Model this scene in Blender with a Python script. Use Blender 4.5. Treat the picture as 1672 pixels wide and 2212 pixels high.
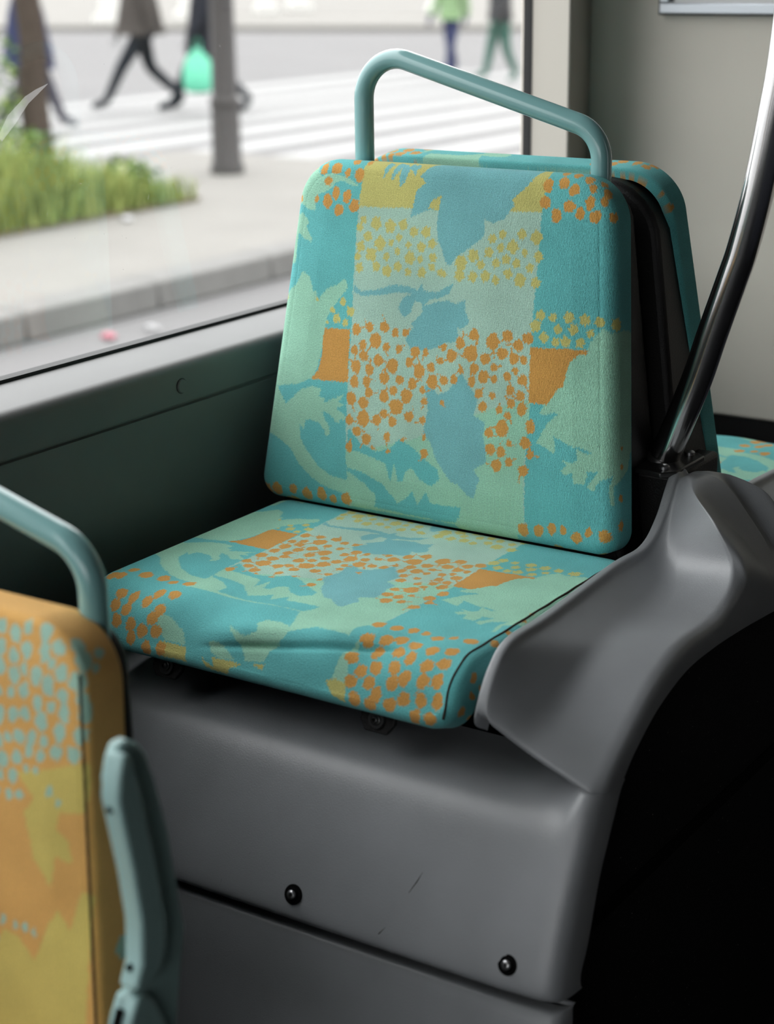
import bpy, bmesh, math, random
import numpy as np
from mathutils import Vector, Matrix

# ------------------------------------------------------------------ scene, camera, sky, exposure
scn = bpy.context.scene
COL = scn.collection
for o in list(bpy.data.objects):
    bpy.data.objects.remove(o, do_unlink=True)

CAM = (1.26, -1.66, 1.58)
RIGHT = (0.836921, 0.547218, -0.010790)      # camera axes in the bus's own frame (x across, y along, z up)
DOWN = (0.153693, -0.253889, -0.954944)
FWD = (-0.525302, 0.797554, -0.296588)
cam = bpy.data.objects.new('camera', bpy.data.cameras.new('camera'))
COL.objects.link(cam)
cam.matrix_world = Matrix(((RIGHT[0], -DOWN[0], -FWD[0], CAM[0]),
                           (RIGHT[1], -DOWN[1], -FWD[1], CAM[1]),
                           (RIGHT[2], -DOWN[2], -FWD[2], CAM[2]),
                           (0, 0, 0, 1)))
cam.data.sensor_fit = 'VERTICAL'
cam.data.sensor_height = 36.0
cam.data.sensor_width = 36.0
cam.data.lens = 36.0 * 3882.7 / 2212.0
cam.data.clip_start = 0.02
cam.data.clip_end = 500
cam.data.dof.use_dof = True
cam.data.dof.focus_distance = 1.97
cam.data.dof.aperture_fstop = 4.3
scn.camera = cam

SKY = 3.0
world = bpy.data.worlds.new('overcast_sky')
scn.world = world
world.use_nodes = True
bg = world.node_tree.nodes['Background']
bg.inputs['Color'].default_value = (0.985, 0.985, 1.0, 1)
# standard overcast sky: three times as bright overhead as at the horizon
_nt = world.node_tree
_tc = _nt.nodes.new('ShaderNodeTexCoord')
_sx = _nt.nodes.new('ShaderNodeSeparateXYZ')
_nt.links.new(_tc.outputs['Generated'], _sx.inputs[0])
_mr = _nt.nodes.new('ShaderNodeMapRange')
_mr.inputs['From Min'].default_value = 0.0
_mr.inputs['From Max'].default_value = 1.0
_mr.inputs['To Min'].default_value = SKY / 3.0
_mr.inputs['To Max'].default_value = SKY
_nt.links.new(_sx.outputs['Z'], _mr.inputs['Value'])
_nt.links.new(_mr.outputs['Result'], bg.inputs['Strength'])

scn.view_settings.view_transform = 'Standard'
scn.view_settings.look = 'None'
scn.view_settings.exposure = 1.35
scn.view_settings.gamma = 1.0
scn.view_settings.use_curve_mapping = False
scn.cycles.use_denoising = True
scn.cycles.max_bounces = 10
scn.cycles.diffuse_bounces = 6
scn.cycles.transparent_max_bounces = 12
scn.cycles.caustics_reflective = False
scn.cycles.caustics_refractive = False

# ------------------------------------------------------------------ materials
def srgb(r, g, b):
    def f(c):
        c /= 255.0
        return c / 12.92 if c <= 0.04045 else ((c + 0.055) / 1.055) ** 2.4
    return (f(r), f(g), f(b), 1.0)

def material(name, col, rough=0.6, metal=0.0, spec=0.5, bump=0.0, bscale=200.0, mottle=0.0, mscale=12.0,
             coat=0.0):
    m = bpy.data.materials.new(name)
    m.use_nodes = True
    nt = m.node_tree
    b = nt.nodes['Principled BSDF']
    b.inputs['Base Color'].default_value = col
    b.inputs['Roughness'].default_value = rough
    b.inputs['Metallic'].default_value = metal
    b.inputs['Specular IOR Level'].default_value = spec
    b.inputs['Coat Weight'].default_value = coat
    tc = nt.nodes.new('ShaderNodeTexCoord')
    if mottle > 0:
        n = nt.nodes.new('ShaderNodeTexNoise')
        n.inputs['Scale'].default_value = mscale
        n.inputs['Detail'].default_value = 6
        nt.links.new(tc.outputs['Object'], n.inputs['Vector'])
        mr = nt.nodes.new('ShaderNodeMapRange')
        mr.inputs['From Min'].default_value = 0.3
        mr.inputs['From Max'].default_value = 0.7
        mr.inputs['To Min'].default_value = 1 - mottle
        mr.inputs['To Max'].default_value = 1 + mottle
        nt.links.new(n.outputs['Fac'], mr.inputs['Value'])
        mx = nt.nodes.new('ShaderNodeMix')
        mx.data_type = 'RGBA'
        mx.blend_type = 'MULTIPLY'
        mx.inputs[0].default_value = 1
        mx.inputs[6].default_value = col
        nt.links.new(mr.outputs['Result'], mx.inputs[7])
        nt.links.new(mx.outputs[2], b.inputs['Base Color'])
    if bump > 0:
        n2 = nt.nodes.new('ShaderNodeTexNoise')
        n2.inputs['Scale'].default_value = bscale
        n2.inputs['Detail'].default_value = 3
        nt.links.new(tc.outputs['Object'], n2.inputs['Vector'])
        bp = nt.nodes.new('ShaderNodeBump')
        bp.inputs['Strength'].default_value = bump
        bp.inputs['Distance'].default_value = 0.001
        nt.links.new(n2.outputs['Fac'], bp.inputs['Height'])
        nt.links.new(bp.outputs['Normal'], b.inputs['Normal'])
    return m

def fabric_material(name):
    m = bpy.data.materials.new(name)
    m.use_nodes = True
    nt = m.node_tree
    b = nt.nodes['Principled BSDF']
    b.inputs['Roughness'].default_value = 0.95
    b.inputs['Specular IOR Level'].default_value = 0.15
    b.inputs['Sheen Weight'].default_value = 0.12
    b.inputs['Sheen Roughness'].default_value = 0.5
    ca = nt.nodes.new('ShaderNodeVertexColor')
    ca.layer_name = 'Print'
    uv = nt.nodes.new('ShaderNodeUVMap')
    uv.uv_map = 'Cloth'
    n = nt.nodes.new('ShaderNodeTexNoise')
    n.inputs['Scale'].default_value = 14
    n.inputs['Detail'].default_value = 8
    nt.links.new(uv.outputs['UV'], n.inputs['Vector'])
    mr = nt.nodes.new('ShaderNodeMapRange')
    mr.inputs['From Min'].default_value = 0.25
    mr.inputs['From Max'].default_value = 0.75
    mr.inputs['To Min'].default_value = 0.86
    mr.inputs['To Max'].default_value = 1.12
    nt.links.new(n.outputs['Fac'], mr.inputs['Value'])
    w = nt.nodes.new('ShaderNodeTexWave')
    w.wave_type = 'BANDS'
    w.bands_direction = 'X'
    w.inputs['Scale'].default_value = 200
    w.inputs['Distortion'].default_value = 1.6
    w.inputs['Detail'].default_value = 2
    w.inputs['Detail Scale'].default_value = 3.0
    nt.links.new(uv.outputs['UV'], w.inputs['Vector'])
    n2 = nt.nodes.new('ShaderNodeTexNoise')
    n2.inputs['Scale'].default_value = 700
    n2.inputs['Detail'].default_value = 2
    nt.links.new(uv.outputs['UV'], n2.inputs['Vector'])
    ad = nt.nodes.new('ShaderNodeMath')
    ad.operation = 'MULTIPLY_ADD'
    nt.links.new(w.outputs['Fac'], ad.inputs[0])
    ad.inputs[1].default_value = 0.45
    nt.links.new(n2.outputs['Fac'], ad.inputs[2])
    mr2 = nt.nodes.new('ShaderNodeMapRange')
    mr2.inputs['From Min'].default_value = 0.3
    mr2.inputs['From Max'].default_value = 1.15
    mr2.inputs['To Min'].default_value = 0.64
    mr2.inputs['To Max'].default_value = 1.24
    nt.links.new(ad.outputs[0], mr2.inputs['Value'])
    mu = nt.nodes.new('ShaderNodeMath')
    mu.operation = 'MULTIPLY'
    nt.links.new(mr.outputs['Result'], mu.inputs[0])
    nt.links.new(mr2.outputs['Result'], mu.inputs[1])
    mx = nt.nodes.new('ShaderNodeMix')
    mx.data_type = 'RGBA'
    mx.blend_type = 'MULTIPLY'
    mx.inputs[0].default_value = 1
    nt.links.new(ca.outputs['Color'], mx.inputs[6])
    nt.links.new(mu.outputs[0], mx.inputs[7])
    nt.links.new(mx.outputs[2], b.inputs['Base Color'])
    bp = nt.nodes.new('ShaderNodeBump')
    bp.inputs['Strength'].default_value = 0.7
    bp.inputs['Distance'].default_value = 0.0016
    nt.links.new(ad.outputs[0], bp.inputs['Height'])
    nt.links.new(bp.outputs['Normal'], b.inputs['Normal'])
    return m

def glass_material(name):
    """clear window pane: lets light straight through, mirrors at grazing angles, a little dust on it"""
    m = bpy.data.materials.new(name)
    m.use_nodes = True
    nt = m.node_tree
    nt.nodes.clear()
    out = nt.nodes.new('ShaderNodeOutputMaterial')
    tr = nt.nodes.new('ShaderNodeBsdfTransparent')
    tr.inputs['Color'].default_value = (0.955, 0.96, 0.955, 1)
    gl = nt.nodes.new('ShaderNodeBsdfGlossy')
    gl.inputs['Roughness'].default_value = 0.02
    fr = nt.nodes.new('ShaderNodeFresnel')
    fr.inputs['IOR'].default_value = 1.45
    ge = nt.nodes.new('ShaderNodeNewGeometry')
    inv = nt.nodes.new('ShaderNodeMath')
    inv.operation = 'SUBTRACT'
    inv.inputs[0].default_value = 1.0
    nt.links.new(ge.outputs['Backfacing'], inv.inputs[1])
    mul = nt.nodes.new('ShaderNodeMath')
    mul.operation = 'MULTIPLY'
    nt.links.new(fr.outputs[0], mul.inputs[0])
    nt.links.new(inv.outputs[0], mul.inputs[1])
    m1 = nt.nodes.new('ShaderNodeMixShader')
    nt.links.new(mul.outputs[0], m1.inputs[0])
    nt.links.new(tr.outputs[0], m1.inputs[1])
    nt.links.new(gl.outputs[0], m1.inputs[2])
    df = nt.nodes.new('ShaderNodeBsdfDiffuse')
    df.inputs['Color'].default_value = (0.75, 0.75, 0.75, 1)
    tc = nt.nodes.new('ShaderNodeTexCoord')
    n = nt.nodes.new('ShaderNodeTexNoise')
    n.inputs['Scale'].default_value = 330
    n.inputs['Detail'].default_value = 1
    nt.links.new(tc.outputs['Object'], n.inputs['Vector'])
    mr = nt.nodes.new('ShaderNodeMapRange')
    mr.inputs['From Min'].default_value = 0.76
    mr.inputs['From Max'].default_value = 0.84
    mr.inputs['To Min'].default_value = 0.022
    mr.inputs['To Max'].default_value = 0.35
    nt.links.new(n.outputs['Fac'], mr.inputs['Value'])
    m2 = nt.nodes.new('ShaderNodeMixShader')
    nt.links.new(mr.outputs['Result'], m2.inputs[0])
    nt.links.new(m1.outputs[0], m2.inputs[1])
    nt.links.new(df.outputs[0], m2.inputs[2])
    nt.links.new(m2.outputs[0], out.inputs['Surface'])
    return m

M = {
    'grey_plastic': material('grey_moulded_plastic', srgb(138, 141, 144), 0.34, bump=0.25, bscale=900, mottle=0.10, mscale=9),
    'wall_panel': material('grey_green_wall_panel', srgb(94, 95, 94), 0.45, bump=0.15, bscale=900, mottle=0.05),
    'partition': material('greige_partition', srgb(206, 200, 189), 0.55, bump=0.1, bscale=500, mottle=0.04, mscale=6),
    'pillar': material('pale_pillar_trim', srgb(164, 160, 151), 0.5, bump=0.1, bscale=500),
    'ceiling': material('ceiling_panel', srgb(128, 128, 124), 0.6),
    'floor': material('black_speckled_floor', srgb(22, 22, 24), 0.8, spec=0.2, bump=0.3, bscale=300),
    'black_plastic': material('black_textured_plastic', srgb(15, 14, 14), 0.5, spec=0.3, bump=0.4, bscale=500),
    'navy_plastic': material('dark_navy_plastic', srgb(36, 38, 46), 0.5),
    'gasket': material('black_rubber', srgb(12, 14, 14), 0.6),
    'teal_paint': material('grey_teal_paint', srgb(122, 168, 168), 0.22, coat=0.4),
    'arm_plastic': material('pale_teal_plastic', srgb(156, 190, 188), 0.45, bump=0.15, bscale=800, mottle=0.05),
    'chrome': material('brushed_steel', (0.72, 0.72, 0.72, 1), 0.16, metal=1.0),
    'dark_metal': material('dark_painted_metal', (0.06, 0.06, 0.06, 1), 0.35, metal=0.7),
    'bolt': material('dark_bolt_steel', (0.4, 0.4, 0.41, 1), 0.35, metal=1.0),
    'hole': material('screw_hole_black', srgb(6, 6, 6), 0.9, spec=0.1),
    'seam': material('dark_seam_thread', srgb(52, 44, 38), 0.9, spec=0.1),
    'alu': material('frame_aluminium', srgb(188, 194, 200), 0.35, metal=0.6),
    'paper': material('poster_paper', srgb(214, 214, 214), 0.6),
    'side_dark': material('black_side_panel', srgb(14, 14, 15), 0.8, spec=0.2, bump=0.3, bscale=400),
    'fabric': fabric_material('seat_moquette'),
    'glass': glass_material('window_glass'),
    'asphalt': material('grey_asphalt', srgb(93, 92, 92), 0.9, spec=0.2, mottle=0.05, mscale=0.6),
    'pavement': material('pale_pavement', srgb(106, 104, 100), 0.9, spec=0.2, mottle=0.06, mscale=1.5),
    'kerb': material('granite_kerb', srgb(98, 97, 95), 0.85, spec=0.2, mottle=0.1, mscale=6),
    'white_paint': material('white_road_paint', srgb(128, 128, 127), 0.8, spec=0.2),
    'soil': material('bed_soil', srgb(96, 88, 70), 0.95, spec=0.1, mottle=0.2),
    'bark': material('brown_bark', srgb(62, 54, 48), 0.9, spec=0.1, mottle=0.2, mscale=20),
    'pole_paint': material('brown_grey_post_paint', srgb(38, 34, 33), 0.5),
    'concrete': material('white_concrete', srgb(186, 185, 181), 0.85, spec=0.2),
}
# black flooring with pale dust specks
def add_specks(m, col, scale=160, lo=0.80):
    nt = m.node_tree
    b = nt.nodes['Principled BSDF']
    tc = nt.nodes.new('ShaderNodeTexCoord')
    v = nt.nodes.new('ShaderNodeTexNoise')
    v.inputs['Scale'].default_value = scale
    nt.links.new(tc.outputs['Object'], v.inputs['Vector'])
    mr = nt.nodes.new('ShaderNodeMapRange')
    mr.inputs['From Min'].default_value = lo
    mr.inputs['From Max'].default_value = lo + 0.03
    nt.links.new(v.outputs['Fac'], mr.inputs['Value'])
    mx = nt.nodes.new('ShaderNodeMix')
    mx.data_type = 'RGBA'
    mx.inputs[6].default_value = b.inputs['Base Color'].default_value
    mx.inputs[7].default_value = col
    nt.links.new(mr.outputs['Result'], mx.inputs[0])
    nt.links.new(mx.outputs[2], b.inputs['Base Color'])
add_specks(M['side_dark'], srgb(190, 190, 190), 380, 0.745)
add_specks(M['floor'], srgb(190, 190, 190), 380, 0.745)

# ------------------------------------------------------------------ mesh helpers
def link(o, parent=None):
    COL.objects.link(o)
    if parent is not None:
        o.parent = parent
    return o

def tag(o, label=None, cat=None, group=None, kind=None):
    if label: o['label'] = label
    if cat: o['category'] = cat
    if group: o['group'] = group
    if kind: o['kind'] = kind
    return o

def empty(name, loc=(0, 0, 0), rz=0.0):
    o = bpy.data.objects.new(name, None)
    o.empty_display_size = 0.05
    o.location = loc
    o.rotation_euler = (0, 0, rz)
    return link(o)

class MB:
    """collects vertices and faces of one mesh"""
    def __init__(self):
        self.v = []
        self.f = []
    def add(self, vs, fs):
        n = len(self.v)
        self.v += [tuple(p) for p in vs]
        self.f += [tuple(n + i for i in f) for f in fs]
        return self
    def box(self, x0, x1, y0, y1, z0, z1):
        vs = [(x, y, z) for z in (z0, z1) for y in (y0, y1) for x in (x0, x1)]
        return self.add(vs, [(0, 2, 3, 1), (4, 5, 7, 6), (0, 1, 5, 4), (2, 6, 7, 3), (0, 4, 6, 2), (1, 3, 7, 5)])
    def grid(self, rows, close=False):
        nr, nc = len(rows), len(rows[0])
        vs = [p for r in rows for p in r]
        fs = []
        for i in range(nr - 1):
            for j in range(nc - 1 if not close else nc):
                k = (j + 1) % nc
                fs.append((i * nc + j, i * nc + k, (i + 1) * nc + k, (i + 1) * nc + j))
        return self.add(vs, fs)
    def tube(self, path, r, n=16, cap=True):
        path = [Vector(p) for p in path]
        rad = r if isinstance(r, (list, tuple)) else [r] * len(path)
        t0 = (path[1] - path[0]).normalized()
        up = Vector((0, 0, 1)) if abs(t0.z) < 0.9 else Vector((1, 0, 0))
        nrm = (up - t0 * up.dot(t0)).normalized()
        rows = []
        for i, p in enumerate(path):
            a = path[max(i - 1, 0)]
            b = path[min(i + 1, len(path) - 1)]
            t = (b - a).normalized()
            nrm = (nrm - t * nrm.dot(t)).normalized()
            bn = t.cross(nrm)
            rows.append([p + (nrm * math.cos(2 * math.pi * k / n) + bn * math.sin(2 * math.pi * k / n)) * rad[i]
                         for k in range(n)])
        self.grid(rows, close=True)
        if cap:
            base = len(self.v)
            self.f.append(tuple(base - n + k for k in range(n)))
            st = base - n * len(path)
            self.f.append(tuple(st + n - 1 - k for k in range(n)))
        return self
    def lathe(self, prof, c, axis, n=20):
        """prof: (radius, height along axis)"""
        ax = Vector(axis).normalized()
        up = Vector((0, 0, 1)) if abs(ax.z) < 0.9 else Vector((1, 0, 0))
        e1 = (up - ax * up.dot(ax)).normalized()
        e2 = ax.cross(e1)
        c = Vector(c)
        rows = [[c + ax * h + (e1 * math.cos(2 * math.pi * k / n) + e2 * math.sin(2 * math.pi * k / n)) * r
                 for k in range(n)] for r, h in prof]
        self.grid(rows, close=True)
        base = len(self.v)
        self.f.append(tuple(base - n + k for k in range(n)))
        return self
    def prism(self, pts, fn0, fn1):
        n = len(pts)
        vs = [fn0(p) for p in pts] + [fn1(p) for p in pts]
        fs = [tuple(range(n))[::-1], tuple(range(n, 2 * n))]
        fs += [(i, (i + 1) % n, n + (i + 1) % n, n + i) for i in range(n)]
        return self.add(vs, fs)
    def build(self, name, mat, parent=None, smooth=True, bevel=0.0, seg=2, sharp=40, sub=0, recalc=True):
        me = bpy.data.meshes.new(name)
        me.from_pydata(self.v, [], self.f)
        if recalc:
            bm = bmesh.new()
            bm.from_mesh(me)
            bmesh.ops.recalc_face_normals(bm, faces=bm.faces)
            bm.to_mesh(me)
            bm.free()
        me.materials.append(mat)
        if smooth:
            me.shade_smooth()
            me.set_sharp_from_angle(angle=math.radians(sharp))
        o = bpy.data.objects.new(name, me)
        link(o, parent)
        if bevel > 0:
            b = o.modifiers.new('bevel', 'BEVEL')
            b.width = bevel
            b.segments = seg
            b.limit_method = 'ANGLE'
            b.angle_limit = math.radians(35)
        if sub:
            s = o.modifiers.new('sub', 'SUBSURF')
            s.levels = sub
            s.render_levels = sub
        return o

def catmull(pts, n):
    """smooth polyline through pts, n samples per span"""
    P = [np.array(p, float) for p in pts]
    P = [2 * P[0] - P[1]] + P + [2 * P[-1] - P[-2]]
    out = []
    for i in range(1, len(P) - 2):
        a, b, c, d = P[i - 1], P[i], P[i + 1], P[i + 2]
        for k in range(n):
            t = k / n
            out.append(0.5 * (2 * b + (c - a) * t + (2 * a - 5 * b + 4 * c - d) * t * t + (3 * b - a - 3 * c + d) * t ** 3))
    out.append(P[-2])
    return out

def rounded(path, r, n=8):
    """polyline with its corners rounded by radius r (or a list of radii)"""
    P = [Vector(p) for p in path]
    out = [P[0]]
    for i in range(1, len(P) - 1):
        rr = r[i - 1] if isinstance(r, (list, tuple)) else r
        a = (P[i - 1] - P[i]).normalized()
        b = (P[i + 1] - P[i]).normalized()
        half = a.angle(b) / 2
        d = rr / math.tan(half)
        c = P[i] + (a + b).normalized() * (rr / math.sin(half))
        s, e = P[i] + a * d - c, P[i] + b * d - c
        ang = s.angle(e)
        for k in range(n + 1):
            t = k / n
            out.append(c + (s * math.sin((1 - t) * ang) + e * math.sin(t * ang)) / math.sin(ang))
    out.append(P[-1])
    return out

# ------------------------------------------------------------------ the bus: floor, walls, windows, ceiling
FLOOR_Z, ROAD_Z, PAVE_Z = 0.27, -0.22, -0.07
YN, YF, XR, ZC = -4.3, 1.0, 2.42, 2.45

def struct(o, label, cat):
    return tag(o, label, cat, kind='structure')

struct(MB().box(-0.22, XR + 0.08, YN, YF + 0.1, FLOOR_Z - 0.05, FLOOR_Z).build('floor', M['floor'], smooth=False),
       'black speckled floor of the bus aisle', 'floor')
struct(MB().box(-0.22, XR + 0.08, YN, YF + 0.1, ZC, ZC + 0.05).build('ceiling', M['ceiling'], smooth=False),
       'pale ceiling panel of the bus, above the picture', 'ceiling')

# left wall: lower panel, upper band, sloping sill, all one sheet extruded along the bus
wl = empty('wall_left', (0, 0, 0))
struct(wl, 'grey green side wall with a pale sloping window sill', 'wall')
m = MB()
m.prism([(-0.22, FLOOR_Z), (-0.05, FLOOR_Z), (-0.05, 1.0815), (-0.0535, 1.083), (-0.0535, 1.0850), (-0.05, 1.0865), (-0.05, 1.120),
         (-0.0507, 1.1255), (-0.0530, 1.1300), (-0.0568, 1.1332), (-0.0630, 1.1350), (-0.152, 1.1362), (-0.165, 1.1362), (-0.22, 1.10)],
        lambda p: (p[0], YN, p[1]), lambda p: (p[0], YF, p[1]))
m.build('wall_panel', M['wall_panel'], wl, sharp=25)
m = MB()
m.lathe([(0.0082, -0.002), (0.0082, 0.0014), (0.0074, 0.0022)], (-0.05, -0.099, 1.1065), (1, 0, 0), 28)
cap = m.build('plug_cap', M['wall_panel'], wl)
MB().lathe([(0.0092, -0.001), (0.0092, 0.0002), (0.0086, 0.0003)], (-0.05, -0.099, 1.1065), (1, 0, 0), 28).build('cap_rim', M['gasket'], cap)
# header above the windows
MB().box(-0.22, -0.05, YN, YF, 2.22, ZC).build('window_header', M['pillar'], wl, bevel=0.01)
# pillars: slanted reveals run from the glass to the inner face of the wall
PILLARS = [([(-0.154, 0.908), (-0.052, 0.8485), (-0.050, 0.852), (-0.092, YF), (-0.2, YF), (-0.2, 0.99), (-0.156, 0.925)], 'pale pillar trim between the window and the partition')]
for k, y in enumerate((-1.39, -3.34)):
    PILLARS.append(([(-0.2, y - .06), (-0.05, y - .04), (-0.05, y + .04), (-0.2, y + .06)],
                    ['pale window pillar behind the yellow seat', 'pale window pillar nearest the end of the bus'][k]))
for i, (pts, lab) in enumerate(PILLARS):
    o = MB().prism(pts, lambda p: (p[0], p[1], 1.1355), lambda p: (p[0], p[1], 2.23)).build('trim_%d' % (i + 1), M['pillar'], None, bevel=0.002)
    struct(o, lab, 'trim')
SPANS = [(-1.345, 0.915), (-3.295, -1.435), (YN, -3.385)]
for i, (y0, y1) in enumerate(SPANS):
    w = empty('window_%d' % (i + 1), (-0.152, y0, 1.1355))
    struct(w, ['long side window beside the teal seat', 'side window beside the near row', 'last side window towards the end of the bus', ''][i], 'window')
    X = 0.1
    g = MB().box(-0.004, 0.000, 0.0, y1 - y0, 0.0, 1.1).build('glass_pane', M['glass'], w, smooth=False)
    m = MB()
    m.box(-0.008, 0.0075, 0.0, y1 - y0, 0.0, 0.0045)
    m.box(-0.008, 0.0075, 0.0, y1 - y0, 1.085, 1.1)
    m.box(-0.008, 0.0075, 0.0, 0.006, 0.0, 1.1)
    m.box(-0.008, 0.0075, y1 - y0 - 0.014, y1 - y0, 0.0, 1.1)
    m.build('rubber_gasket', M['gasket'], w, smooth=False)

# marks on the long window: a wiped smear and a few scratches
def smear_material():
    m = bpy.data.materials.new('window_smear')
    m.use_nodes = True
    nt = m.node_tree
    nt.nodes.clear()
    out = nt.nodes.new('ShaderNodeOutputMaterial')
    tr = nt.nodes.new('ShaderNodeBsdfTransparent')
    tl = nt.nodes.new('ShaderNodeBsdfTranslucent')
    tl.inputs['Color'].default_value = (.9, .9, .9, 1)
    mx = nt.nodes.new('ShaderNodeMixShader')
    mx.inputs[0].default_value = .07
    nt.links.new(tr.outputs[0], mx.inputs[1])
    nt.links.new(tl.outputs[0], mx.inputs[2])
    nt.links.new(mx.outputs[0], out.inputs['Surface'])
    return m
SMEAR = smear_material()
win = bpy.data.objects['window_1']
rng = random.Random(31)
def mark(pts, w):
    # pts: (y, z) on the inner face of the glass
    P = [np.array(p) for p in pts]
    L, R2 = [], []
    for i, p in enumerate(P):
        t = P[min(i + 1, len(P) - 1)] - P[max(i - 1, 0)]
        t = t / np.linalg.norm(t)
        n_ = np.array((-t[1], t[0])) * w[i]
        L.append(p + n_)
        R2.append(p - n_)
    m = MB().prism([tuple(q) for q in L + R2[::-1]], lambda p: (-0.1517, p[0], p[1]), lambda p: (-0.1515, p[0], p[1]))
    o = m.build('glass_mark', SMEAR, win, smooth=False)
    o.location = Vector(o.location) - Vector(win.location)
MARKS = [([(-.180, 1.4485), (-.198, 1.441), (-.214, 1.4336), (-.239, 1.4145), (-.258, 1.396)], [.0003, .003, .0045, .007, .004])]
for k in range(26):
    y, z, a = rng.uniform(-.24, .85), rng.uniform(1.16, 1.60), rng.uniform(0, 3.14)
    l = rng.uniform(.0012, .006)
    MARKS.append(([(y, z), (y + l * math.cos(a), z + l * math.sin(a))], [.0003, .0002]))
for pts, w in MARKS:
    mark(pts, w)

# far partition in front of which the back-to-back seat stands
wf = empty('wall_far', (0, 0, 0))
struct(wf, 'greige partition wall behind the seats', 'wall')
MB().box(-0.22, XR + 0.08, YF, YF + 0.05, 0.86, ZC).build('partition_panel', M['partition'], wf, bevel=0.004)
MB().box(-0.22, XR + 0.08, YF + 0.005, YF + 0.05, FLOOR_Z, 0.86).build('partition_base', M['black_plastic'], wf, smooth=False)

# unseen right wall, dark and windowless to cut light, and end wall with windscreen
wr = empty('wall_right', (0, 0, 0))
struct(wr, 'far side wall of the bus across the aisle', 'wall')
MB().box(XR, XR + 0.08, YN, YF, FLOOR_Z, 1.20).build('wall_panel', M['navy_plastic'], wr, smooth=False)
MB().box(XR, XR + 0.08, YN, YF, 2.05, ZC).build('window_header', M['pillar'], wr, smooth=False)
MB().box(XR, XR + 0.08, YN, YF, 1.20, 2.05).build('blackout_panel', M['black_plastic'], wr, smooth=False)  # black filler added in the window band to block light from the aisle side
wn = empty('wall_near', (0, 0, 0))
struct(wn, 'end wall of the bus behind the camera', 'wall')
MB().box(-0.22, XR + 0.08, YN - 0.06, YN, FLOOR_Z, 0.85).build('wall_panel', M['wall_panel'], wn, smooth=False)
MB().box(-0.22, XR + 0.08, YN - 0.06, YN, 2.35, ZC).build('window_header', M['pillar'], wn, smooth=False)
w = empty('window_4', (0, YN - 0.03, 0.85))
struct(w, 'wide unseen windscreen at the end of the bus, enlarged for its light', 'window')
MB().box(-0.22, XR + 0.08, 0, 0.004, 0, 1.5).build('glass_pane', M['glass'], w, smooth=False)  # unseen pane, made wide and set close to light the seats from the front

# ------------------------------------------------------------------ the street outside
road = empty('road', (0, 0, 0))
struct(road, 'grey asphalt street outside the window', 'road')
MB().add([(-160, -60, ROAD_Z), (60, -60, ROAD_Z), (60, 160, ROAD_Z), (-160, 160, ROAD_Z)], [(0, 1, 2, 3)]).build(
    'asphalt', M['asphalt'], road, smooth=False)
me_s = None
for k in range(10):
    x = -5.75 - k * 1.0
    s = MB().box(-0.26, 0.26, 0, 13.0, 0, 0.004).build('zebra_stripe', M['white_paint'], road, smooth=False) if me_s is None \
        else link(bpy.data.objects.new('zebra_stripe', me_s), road)
    me_s = s.data
    s.location = (x, 11.4 if k < 4 else 10.0 + 0.10 * k, ROAD_Z)
pav = empty('pavement', (0, 0, PAVE_Z))
struct(pav, 'pale pavement island with a planted bed', 'pavement')
MB().box(-9.15, -5.20, -8, 10.9, -0.149, 0.0).build('paving', M['pavement'], pav, smooth=False)
MB().box(-9.0, -6.85, -4, 8.3, 0.0, 0.03).build('bed_soil', M['soil'], pav, smooth=False)
me_k = None
for k in range(18):
    if me_k is None:
        o = MB().box(0, 0.245, 0.006, 0.994, -0.149, 0.004).build('kerb_stone', M['kerb'], pav, bevel=0.015)
        me_k = o
    else:
        o = link(me_k.copy(), pav)
    o.location = (-5.20, -7.4 + k, 0)
far = MB().add([(-15, 38.5, ROAD_Z), (-60, 24.3, ROAD_Z), (-150, 60, ROAD_Z), (-60, 150, ROAD_Z), (40, 150, ROAD_Z), (20, 52, ROAD_Z)],
               [(0, 5, 4, 3, 2, 1)])
n = len(far.v)
far.v = far.v + [(a, b, c + 0.14) for a, b, c in far.v]
far.f = [tuple(i + n for i in far.f[0])] + [(i, (i + 1) % n, n + (i + 1) % n, n + i) for i in range(n)]
o = far.build('pavement', M['pavement'], None, smooth=False)
struct(o, 'pale pavement on the far side of the street', 'pavement')

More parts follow.
